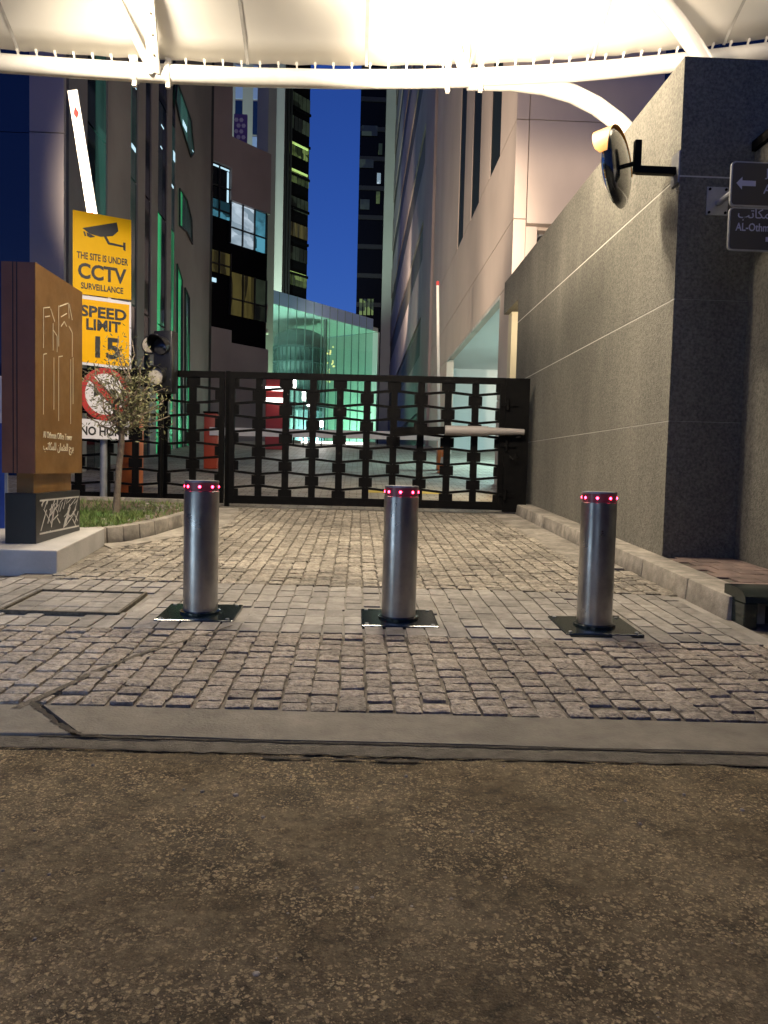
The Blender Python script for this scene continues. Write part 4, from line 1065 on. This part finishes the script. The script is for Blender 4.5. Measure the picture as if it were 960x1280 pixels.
# towers drawn in thin etched lines on the gold face
def gpx(px, py): h = onX(px, py, XG); return (h.y, h.z)
lines = [((54, 385), (54, 435)), ((54, 385), (62, 384)), ((56, 396), (62, 395)), ((63, 386), (68, 402)), ((66, 404), (66, 438)), ((66, 412), (71, 420)), ((71, 420), (71, 440)),
         ((73, 382), (73, 433)), ((74, 383), (85, 379)), ((85, 379), (86, 398)), ((76, 396), (83, 392)), ((76, 408), (80, 402)), ((80, 402), (83, 408)), ((86, 408), (90, 416)), ((90, 416), (90, 446)),
         ((54, 443), (54, 518)), ((54, 443), (58, 442)), ((67, 447), (67, 512)), ((73, 445), (73, 526)), ((73, 446), (78, 445)), ((88, 449), (88, 530)), ((91, 447), (91, 505)), ((86, 380), (90, 400))]
for p, q in lines: bar2(gpx(*p), gpx(*q), .009, tb, 'etched_line', 'etched', XG)
o0 = onX(54, 547, XG + .003)
text('Al Othman Office Tower', o0, (0, 1, 0), (0, 0, 1), .088, 'etched', tb, xs=.80)
o1 = onX(54, 562, XG + .003)
text('\ufe90\ufe97\ufe8e\ufedc\ufee4\ufee0\ufedf \ufee5\ufe8e\ufee4\ufe9c\ufecc\ufedf\ufe8d \ufe9d\ufeae\ufe91', o1, (0, 1, 0), (0, 0, 1), .105, 'etched', tb, xs=.90)

# ---- blue banner stand cut by the left edge
bs = thing('banner_stand', (-4.1, 8.2, gz(8.2)), 'blue and white banner board behind the monument sign at the left edge', 'banner')
b0 = at(8, 676, 8.3); b1 = at(2, 470, 8.3)
MB().box(b0.x - 1.0, b0.x - .02, 8.30, 8.33, gz(8.3), b1.z - .5).build('board', 'blue_panel', bs, bevel=.004)
MB().box(b0.x - 1.0, b0.x - .02, 8.30, 8.33, b1.z - .499, b1.z).build('header', 'sign_white', bs, bevel=.004)
MB().bar((b0.x - .01, 8.315, gz(8.3)), (b0.x - .01, 8.315, b1.z), .02, .04).build('edge_post', 'galv', bs)
MB().bar((b0.x - .6, 8.4, gz(8.4) + .02), (b0.x - .2, 8.0, gz(8.0) + .22), .05, .03).build('foot', 'galv', bs)

# ---- planter island with kerb, grass and olive tree
pk = thing('planter_island', (-3.4, 11, gz(11)), 'kerbed planting island with grass around the olive tree', 'planter')
def bez(pts, n):
    out = []
    for i in range(n + 1):
        t = i / n; q = [V(p) for p in pts]
        while len(q) > 1: q = [q[k].lerp(q[k + 1], t) for k in range(len(q) - 1)]
        out.append(q[0])
    return out
outer = bez([(-2.98, 8.62, 0), (-2.62, 8.7, 0), (-2.45, 9.4, 0), (-2.34, 10.3, 0)], 6) + bez([(-2.34, 10.3, 0), (-2.2, 11.3, 0), (-2.25, 12.6, 0), (-2.9, 12.72, 0)], 7)[1:] + [V((-3.8, 12.78, 0)), V((-4.8, 12.84, 0)), V((-5.8, 12.9, 0))]
cen = V((-3.6, 10.8, 0))
for i in range(len(outer) - 1):
    p, q = outer[i], outer[i + 1]; d = (q - p).normalized(); inn = V((-d.y, d.x, 0)) * .15
    if i < len(outer) - 2:
        d2 = (outer[i + 2] - q).normalized(); inn2 = V((-d2.y, d2.x, 0)) * .15
    else: inn2 = inn
    d0 = (p - outer[i - 1]).normalized() if i else d; innp = (V((-d0.y, d0.x, 0)) * .15 + inn) / 2; innq = (inn2 + inn) / 2
    p2, q2 = p + d * .006, q - d * .006
    f = lambda v, dz: V((v.x, v.y, gz(v.y) + dz))
    MB().hexa([f(p2, -.05), f(q2, -.05), f(q2 + innq, -.05), f(p2 + innp, -.05), f(p2 + innp * .12, .165), f(q2 + innq * .12, .165), f(q2 + innq, .165), f(p2 + innp, .165)]).build('kerb_stone', 'kerb_concrete', pk, bevel=.012, smooth=True)
inner = [o + V((-.12, 0, 0)) if o.y < 12.5 else o + V((0, -.12, 0)) for o in outer]
soil = MB(); poly = [V((v.x, v.y, gz(v.y) + .11)) for v in inner] + [V((-5.8, 8.7, gz(8.7) + .11))]
soil.f.append(tuple(range(len(poly)))); soil.v = poly
soil.build('soil', 'soil', pk)
def inside(x, y):
    c = False; n = len(poly); j = n - 1
    for i in range(n):
        if (poly[i].y > y) != (poly[j].y > y) and x < (poly[j].x - poly[i].x) * (y - poly[i].y) / (poly[j].y - poly[i].y) + poly[i].x: c = not c
        j = i
    return c
gr = MB(); rnd = random.Random(11)
while len(gr.f) < 9000:
    x, y = rnd.uniform(-4.8, -2.3), rnd.uniform(8.7, 12.6)
    if not inside(x, y): continue
    if rnd.random() > (1.0 if x < -2.85 and y < 10.9 else .15): continue
    h = rnd.uniform(.03, .10); a = rnd.uniform(0, 6.28); z = gz(y) + .10; w = .008
    lx, ly = rnd.gauss(0, .04), rnd.gauss(0, .04)
    dx, dy = math.cos(a) * w, math.sin(a) * w
    gr.add([(x - dx, y - dy, z), (x + dx, y + dy, z), (x + lx, y + ly, z + h)], [(0, 1, 2)])
tag(gr.build('grass', 'grass_blade'), 'short green lawn grass around the olive tree trunk', 'grass', kind='stuff')
pb = MB()
for k in range(160):
    x, y = rnd.uniform(-3.4, -2.5), rnd.uniform(9.0, 12.4)
    if not inside(x, y): continue
    r_ = rnd.uniform(.015, .04); pb.lathe((x, y, gz(y) + .105), [(r_, 0), (r_ * .9, r_ * .5), (r_ * .3, r_ * .8)], 6)
tag(pb.build('pebbles', 'kerb_concrete'), 'scattered pale pebbles in the planting island', 'pebbles', kind='stuff')
ap = MB(); pts = [(-2.84, 8.58), (-2.62, 8.25), (-2.1, 9.4), (-1.75, 10.4), (-1.85, 12.0), (-2.0, 13.0), (-6, 13.0), (-6, 12.85), (-2.9, 12.71), (-2.25, 12.3), (-2.2, 11.3), (-2.33, 10.3), (-2.45, 9.4), (-2.62, 8.75)]
ap.prism([V((x, y, gz(y) - .05)) for x, y in pts], (0, 0, .055)); tag(ap.build('planter_apron', 'kerb_concrete'), kind='structure')

tbase = V((at(145, 640, 10.55).x, 10.55, gz(10.55) + .09))
ot = thing('olive_tree', tbase, 'young olive tree with sparse crown growing in the kerbed island', 'tree')
rnd = random.Random(21)
trunk = MB(); tpth = [at(x, y, 10.55) for x, y in ((145, 642), (147, 610), (149, 580), (152, 555), (152, 538))]; tpth[0] = tbase
trunk.tube(tpth, [.050, .044, .042, .040, .038], 10)
br = []
def limb(p, q, r0, r1, n=5, wob=.05):
    pts = [p.lerp(q, k / n) + V((rnd.gauss(0, wob), rnd.gauss(0, wob), 0)) * math.sin(math.pi * k / n) for k in range(n + 1)]
    trunk.tube(pts, [r0 + (r1 - r0) * k / n for k in range(n + 1)], 6); return pts
top = tpth[-1]; tips = []
targets = [(108, 520, -.2), (122, 488, .3), (118, 455, -.2), (135, 440, .2), (148, 420, -.1), (165, 425, .3), (180, 445, -.3), (190, 470, .2), (205, 500, 0), (212, 520, .3), (185, 515, -.3), (160, 470, -.4), (140, 505, -.3), (172, 490, .4)]
for px, py, dy in targets:
    e = at(px, py, 10.55 + dy); ps = limb(top + V((0, 0, rnd.uniform(-.08, .03))), e, .020, .006, 6, .06)
    tips += ps[2:]
    for k in range(4):
        s_ = rnd.choice(ps[2:5]); e2 = s_ + V((rnd.gauss(0, .22), rnd.gauss(0, .22), rnd.uniform(.0, .35)))
        tips += limb(s_, e2, .008, .003, 3, .02)[1:]
trunk.build('trunk', 'bark', ot, smooth=True)
lv = MB()
for k in range(2700):
    c = rnd.choice(tips); p = c + V((rnd.gauss(0, .10), rnd.gauss(0, .10), rnd.gauss(0, .11)))
    d = V((rnd.gauss(0, 1), rnd.gauss(0, 1), rnd.gauss(.5, .8))).normalized(); w = d.cross(V((rnd.gauss(0, 1), rnd.gauss(0, 1), rnd.gauss(0, 1)))).normalized()
    l = rnd.uniform(.045, .08); ww = l * .13
    lv.add([p, p + d * l * .5 + w * ww, p + d * l, p + d * l * .5 - w * ww], [(0, 1, 2, 3)])
lv.build('crown', 'olive_leaf', ot)

# ---- sign post with three boards, turned towards the drive
spb = V((at(127, 630, 13.25).x, 13.35, gz(13.35)))
def board_frame(px, py, Y):
    c = at(px, py, Y); rv = V((math.cos(R(30)), math.sin(R(30)), 0)); return c, rv, V((0, 0, 1)), V((math.sin(R(30)), -math.cos(R(30)), 0))
post = thing('sign_post', spb, 'round grey steel post carrying the yellow and red traffic boards', 'post')
MB().tube([spb, V((spb.x, spb.y, 5.2))], .06, 14).build('pole', 'galv', post, smooth=True)
for z in (5.0, 3.9, 2.6): MB().bar(V((spb.x, spb.y - .07, z)), V((spb.x + .02, spb.y - .12, z)), .2, .05).build('clamp', 'galv', post)
bc, rv, uv, nv = board_frame(127, 480, 13.18)
def board(name, label, poly_px, m, thick=.02, d=0.0):
    pts = [hit(px, py, bc + nv * d, nv) for px, py in poly_px]
    t = thing(name, pts[-1], label, 'sign')
    MB().prism(pts, nv * -thick).build('panel', m, t); return t
def on(px, py, d=.004): return hit(px, py, bc + nv * d, nv)
s1 = board('security_sign', 'yellow security camera sign, highest board on the sign post', [(91, 262), (164, 275), (164, 375), (91, 366)], 'sign_yellow', .02, .03)
D1 = .034
def blk(root, pts, name='pictogram', m='sign_black', d=D1): return MB().prism([on(px, py, d) for px, py in pts], nv * -.003).build(name, m, root)
blk(s1, [(103, 285), (146, 278), (148, 289), (141, 295), (126, 296), (112, 292)])
blk(s1, [(108, 290), (112, 292), (119, 296), (113, 297), (109, 295)]); blk(s1, [(104, 289), (106.5, 289.5), (108, 295), (106, 295)])
blk(s1, [(130, 296), (133, 295), (137, 303), (155, 307), (155, 309.5), (135, 305.5)])
blk(s1, [(154, 303), (157, 303.5), (157, 314), (154, 312)])
def label_text(root, s, pxl, py, pxr, pyr, size, m='sign_black', d=D1, bold=0):
    a, b = on(pxl, py, d), on(pxr, pyr, d); rvv = (b - a)
    o = text(s, a, rv, uv, size, m, root, bold=bold)
    org = WL[root.name]; w = max((v.co + org - a).dot(rv) for v in o.data.vertices); k = (b - a).dot(rv) / w
    for v in o.data.vertices:
        q = v.co + org - a; u_ = q.dot(rv); v.co = v.co + rv * (u_ * (k - 1))
    return o
label_text(s1, 'THE SITE IS UNDER', 96, 322, 160, 334, .155, bold=.003)
label_text(s1, 'CCTV', 97, 346, 158, 356, .34, bold=.010)
label_text(s1, 'SURVEILLANCE', 101, 360, 154, 368, .14, bold=.003)
s2 = board('speed_sign', 'orange yellow speed limit fifteen sign, middle board on the sign post', [(98, 367), (164, 378), (164, 463), (98, 455)], 'sign_white', .02, .0)
blk(s2, [(99.5, 373), (161.5, 381), (161.5, 459), (99.5, 452)], 'face', 'sign_orange', .003)
label_text(s2, 'SPEED', 100.5, 394, 158, 400, .25, d=.008, bold=.008)
label_text(s2, 'LIMIT', 107, 411, 151, 416, .25, d=.008, bold=.008)
label_text(s2, '15', 112, 445, 150, 450, .48, d=.008, bold=.014)
s3 = board('no_horn_sign', 'round red and white no horn sign, lowest board on the sign post', [(99, 523), (162, 527), (162, 550), (99, 548)], 'sign_white', .02, .0)
cc = on(131.5, 493, .0); rr = (on(163, 493, 0) - cc).dot(rv); rh = (on(131.5, 460, 0) - cc).z
def ell(k, n=36): return [cc + rv * math.cos(2 * math.pi * i / n) * rr * k + uv * math.sin(2 * math.pi * i / n) * rh * k for i in range(n)]
MB().prism(ell(1.0), nv * .012).build('red_disc', 'sign_red', s3)
MB().prism([p + nv * .0125 for p in ell(.78)], nv * .003).build('white_disc', 'sign_white', s3)
hp = [(-.45, .02), (-.45, .34), (-.2, .16), (.12, .14), (.2, .22), (.42, .2), (.42, -.2), (.2, -.22), (.12, -.02), (-.2, 0), (-.45, -.14)]
MB().prism([cc + rv * a * rr + uv * b * rh + nv * .016 for a, b in hp], nv * .003).build('horn_pictogram', 'sign_black', s3)
a = R(-47); dd = rv * math.cos(a) * rr + uv * math.sin(a) * rh; d2 = rv * -math.sin(a) * rr + uv * math.cos(a) * rh
MB().prism([cc + dd * .8 * sx_ + d2 * .11 * sy_ + nv * .0195 for sx_, sy_ in ((-1, -1), (1, -1), (1, 1), (-1, 1))], nv * .003).build('red_bar', 'sign_red', s3)
label_text(s3, 'NO HORN', 100, 543, 159, 546, .20, d=.004, bold=.006)

# ---- traffic signal
tsb = V((at(200, 625, 13.0).x, 13.02, gz(13.0)))
ts = thing('traffic_signal', tsb, 'black two lens traffic signal head beside the olive tree', 'traffic signal')
sc_ = at(203, 452, 13.0)
MB().tube([tsb, V((tsb.x, 13.05, sc_.z - .55))], .045, 12).build('pole', 'black_steel', ts, smooth=True)
fd = V((-.25, -.97, 0)).normalized(); sd_ = V((.97, -.25, 0)).normalized()
MB().frame(V((sc_.x, 13.1, sc_.z)), sd_, fd, V((0, 0, 1)), -.15, .2, -.12, .1, -.52, .52).build('housing', 'black_plastic', ts, bevel=.03, smooth=True)
for px, py, m, rd_ in ((201, 433, 'lens_dark', .14), (195, 470, 'lens_cream', .145)):
    c = at(px, py, 12.98)
    MB().lathe(c, [(rd_, -.02), (rd_ * .95, .01), (rd_ * .6, .035), (.01, .045)], 24, fd).build('lens', m, ts, smooth=True)
    hood = MB(); n = 18; aa = fd.cross(V((0, 0, 1))).normalized(); bbv = V((0, 0, 1))
    for k in range(n + 1):
        t = R(-35 + 250 * k / n); d = aa * math.cos(t) + bbv * math.sin(t); ln = .05 + .22 * max(0, math.sin(R(250 * k / n) * .72)) * (1 if m == 'lens_dark' else .25)
        for r_ in (rd_ + .012, rd_ + .024): hood.v += [c + d * r_ - fd * .05, c + d * r_ + fd * ln]
    for k in range(n):
        a = 4 * k; b = a + 4; hood.f += [(a, a + 1, b + 1, b), (a + 2, b + 2, b + 3, a + 3), (a + 1, a + 3, b + 3, b + 1)]
    hood.build('hood', 'black_plastic', ts, smooth=True)
c = at(187, 431, 13.25)
MB().lathe(c, [(.16, -.06), (.16, -.01)], 24, fd).build('rear_housing', 'black_plastic', ts, smooth=True)
MB().lathe(c, [(.14, -.009), (.13, .01), (.05, .03)], 24, fd).build('lens', 'lens_cream', ts, smooth=True)

# ---- boom barriers
def barrier(name_label, px, pyb, Y, w, h, m, arm, label, group='boom barriers'):
    b = at(px, pyb, Y); base = V((b.x, Y, gz(Y)))
    t = thing('boom_barrier', base, label, 'barrier', group)
    MB().box(base.x - w / 2, base.x + w / 2, Y - .17, Y + .17, base.z, base.z + h).build('cabinet', m, t, bevel=.03, smooth=True)
    MB().box(base.x - w / 2 - .02, base.x + w / 2 + .02, Y - .19, Y + .19, base.z + h, base.z + h + .05).build('lid', 'black_steel', t, bevel=.01)
    p, q, wd = arm
    MB().bar(p, q, wd, .05, (0, 1, 0)).build('arm', 'white_steel', t, bevel=.006)
    return t, p, q
yb1 = 15.2
b1_, p, q = barrier('', 163, 620, yb1, .42, 1.55, 'orange_paint', (at(157, 525, yb1 - .25), at(91, 113, yb1 - .25), .19), 'orange boom barrier with its white arm raised, behind the yellow signs')
for t in (.62, .93):
    c = p.lerp(q, t); dd = (q - p).normalized(); sd2 = V((dd.z, 0, -dd.x))
    MB().prism([c + sd2 * .05 - V((0, .03, 0)), c + dd * .12 + V((0, -.03, 0)), c - sd2 * .05 + V((0, -.03, 0)), c - dd * .1 + V((0, -.03, 0))], (0, .004, 0)).build('red_mark', 'sign_red', b1_)
yb2 = 21.0
barrier('', 264, 590, yb2, .36, 1.5, 'red_orange', (at(262, 539, yb2 - .22), at(560, 546, yb2 - .22), .22), 'red boom barrier with a pale arm lowered across the lane behind the gate')
yb3 = 22.5
b3, p, q = barrier('', 552, 585, yb3, .3, 1.2, 'orange_paint', (at(549, 560, yb3 - .2), at(547, 356, yb3 - .2), .075), 'thin boom barrier with raised grey arm and red tip by the beige building')
MB().bar(q + V((0, -.0, -.02)), q + V((0, 0, .10)), .085, .06, (0, 1, 0)).build('tip', 'sign_red', b3)

# ---- red lit kiosk and lamps behind the gate
kY = 30.0
k0 = at(331, 560, kY); k1 = at(357, 470, kY)
ki = thing('red_kiosk', (k0.x, kY, gz(kY)), 'tall red kiosk panel with white lit strips behind the gate', 'kiosk')
MB().box(k0.x, k1.x, kY, kY + .5, gz(kY), k1.z).build('body', 'sign_red', ki, bevel=.03)
for py in (483, 497):
    c = at(332, py, kY - .02); d = at(356, py + 6, kY - .02)
    MB().box(c.x, d.x, kY - .03, kY - .002, d.z, c.z).build('light_strip', 'lamp_white', ki)
lamp('POINT', at(350, 500, kY - .6), 6, (1, .9, .8), None, ki, .15, name='glow')
for i, (px, py, h) in enumerate(((366, 472, 13), (378, 488, 13), (384, 503, 5), (400, 526, 8))):
    Y = 33.0; a = at(px, py, Y); b = at(px + 4, py + h, Y)
    l_ = thing('lamp_post', (a.x, Y, gz(Y)), ('tall lit lamp beside the red kiosk', 'second lit lamp from the red kiosk', 'third lit lamp from the red kiosk', 'lowest lit lamp, furthest from the red kiosk')[i], 'lamp', 'lamps behind the gate')
    MB().bar(((a.x + b.x) / 2, Y, gz(Y)), ((a.x + b.x) / 2, Y, b.z), .06, .06).build('post', 'black_steel', l_)
    MB().box(a.x, b.x, Y - .05, Y + .05, b.z, a.z).build('lantern', 'lamp_white', l_, bevel=.02)
    lamp('POINT', ((a.x + b.x) / 2, Y - .25, (a.z + b.z) / 2), 38, (1, .95, .88), None, l_, .15, name='bulb')
lwY = 35.0
lw0, lw1 = at(360, 556, lwY), at(470, 548, lwY)
lw = thing('low_wall', (lw0.x, lwY, gz(lwY)), 'low wall with a glowing white light strip at the top of the lane', 'wall')
MB().box(lw0.x, lw1.x, lwY, lwY + .4, gz(lwY) - .3, lw0.z + .22).build('wall', 'concrete', lw, bevel=.02)
MB().box(lw0.x + .6, lw1.x - .5, lwY - .02, lwY - .002, lw0.z + .1, lw0.z + .2).build('light_strip', 'lamp_white', lw)
# traffic cone beside the passage
cY = 21.5; cb = at(556, 585, cY)
tc = thing('traffic_cone', (cb.x, cY, gz(cY)), 'orange and white traffic delineator behind the right of the gate', 'traffic cone')
zc = V((cb.x, cY, gz(cY)))
MB().box(zc.x - .2, zc.x + .2, cY - .2, cY + .2, zc.z, zc.z + .05).build('base', 'orange_paint', tc, bevel=.01)
hh = [(.16, .05), (.14, .25)], [(.139, .2501), (.115, .45)], [(.1149, .4501), (.09, .68)], [(.0899, .6801), (.06, .9)]
for k, pf in enumerate(hh): MB().lathe(zc, pf, 18).build('stripe', 'orange_paint' if k % 2 == 0 else 'white_paint', tc, smooth=True)
# purple chair-backs on the mauve roof terrace
scn = thing('terrace_screen', at(300, 168, 41), 'purple screen with pale round discs on the mauve building roof', 'screen')
def tpz(px, py, Y=42.0): return at(px, py, Y)
a, b = tpz(292, 182), tpz(309, 143)
MB().box(a.x, b.x, 42, 42.15, a.z - .4, b.z).build('panel', 'chair_purple', scn)
for r_ in range(6):
    for c in range(3):
        x = a.x + .13 + .27 * c + (.12 if r_ % 2 else 0); z = a.z + .15 + r_ * .3
        if x + .1 < b.x and z + .1 < b.z: MB().lathe((x, 41.995, z), [(.115, 0), (.115, .02)], 6, (0, -1, 0)).build('disc', 'disc_pale', scn)

# ---- unseen lamps added: one under the beam, one on a pole behind the camera
gl = thing('added_soffit_lamp', (3.3, 14.97, 4.4), 'unseen warm lamp added under the stone beam beside the gate', 'lamp')
MB().lathe((3.3, 14.97, 4.40), [(.10, 0), (.10, .095)], 20).build('housing', 'black_steel', gl)
MB().lathe((3.3, 14.97, 4.385), [(.08, 0), (.08, .014)], 20).build('lens', 'lamp_glass', gl)
lamp('SPOT', (3.3, 14.97, 4.36), P_GATE * 7.0, (1.0, .82, .52), (-.3, 15.1, 0), gl, .1, 104, .7)
stl = thing('added_street_lamp', (-4.6, -1.6, 0), 'unseen cool white street lamp added on a pole behind the camera', 'street lamp')
MB().tube([(-4.6, -1.6, 0), (-4.6, -1.6, 4.4), (-4.45, -1.5, 4.6), (-4.0, -1.2, 4.65)], [.08, .06, .05, .045], 12).build('pole', 'galv', stl, smooth=True)
MB().box(-4.1, -3.5, -1.3, -1.0, 4.62, 4.72).build('head', 'galv', stl, bevel=.02)
MB().box(-4.05, -3.55, -1.27, -1.03, 4.605, 4.619).build('lens', 'lamp_cool', stl)
lamp('SPOT', (-3.8, -1.15, 4.59), P_STREET * 6, (.55, .72, 1.0), (-3.6, 3.7, 0), stl, .2, 44, .6)
lamp('AREA', (-3.8, -1.15, 4.58), P_STREET * .55, (.42, .50, 1.0), (-1.5, 3.0, 0.5), stl, .5)

# ---- street front across the road, behind the camera
ob = thing('opposite_building', (0, -16, 0), 'dark shopfront building across the road', 'building')
MB().box(-45, 45, -24, -16.2, -.1, 7.5).build('wall', 'grey_panel', ob)
for i in range(18):
    x = -43 + 5 * i
    MB().box(x, x + .5, -16.19, -15.9, 0, 7.5).build('pilaster', 'grey_panel', ob)
    MB().box(x + .7, x + 4.8, -16.19, -16.05, .3, 3.4).build('shop_window', 'shop_glint' if i in (6, 7) else 'dark_glass', ob)  # two glowing windows added as a cool glint for the bollards
    for k in range(1): MB().box(x + 1.2, x + 4.3, -16.19, -16.05, 4.6, 6.6).build('window', 'dark_glass', ob)

lg = MB(); rnd = random.Random(9)
for k in range(70):
    x, y = rnd.uniform(-1.6, 2.0), rnd.uniform(1.4, 2.95)
    r_ = abs(rnd.gauss(0, .003)) + .003; lg.lathe((x, y, .0), [(r_ * 1.1, -.004), (r_ * rnd.uniform(.8, 1), r_ * .2), (r_ * .5, r_ * .4)], 6)
tag(lg.build('road_grit', 'kerb_concrete'), 'loose pale grit scattered over the asphalt', 'grit', kind='stuff')

bx = thing('added_light_box', (-3.5, 2.75, 0), 'low cool white light box added out of view left of the drive', 'light box')  # unseen glow added for the cool highlights on the bollards
ux, un = V((.62, -.78, 0)), V((.78, .62, 0)); ob_ = V((-3.5, 2.75, .02))
MB().frame(ob_, ux, un, V((0, 0, 1)), -.75, .75, -.12, 0, 0, .5).build('case', 'galv', bx, bevel=.01)
MB().frame(ob_, ux, un, V((0, 0, 1)), -.70, .70, .001, .012, .04, .46).build('diffuser', 'box_lit', bx)
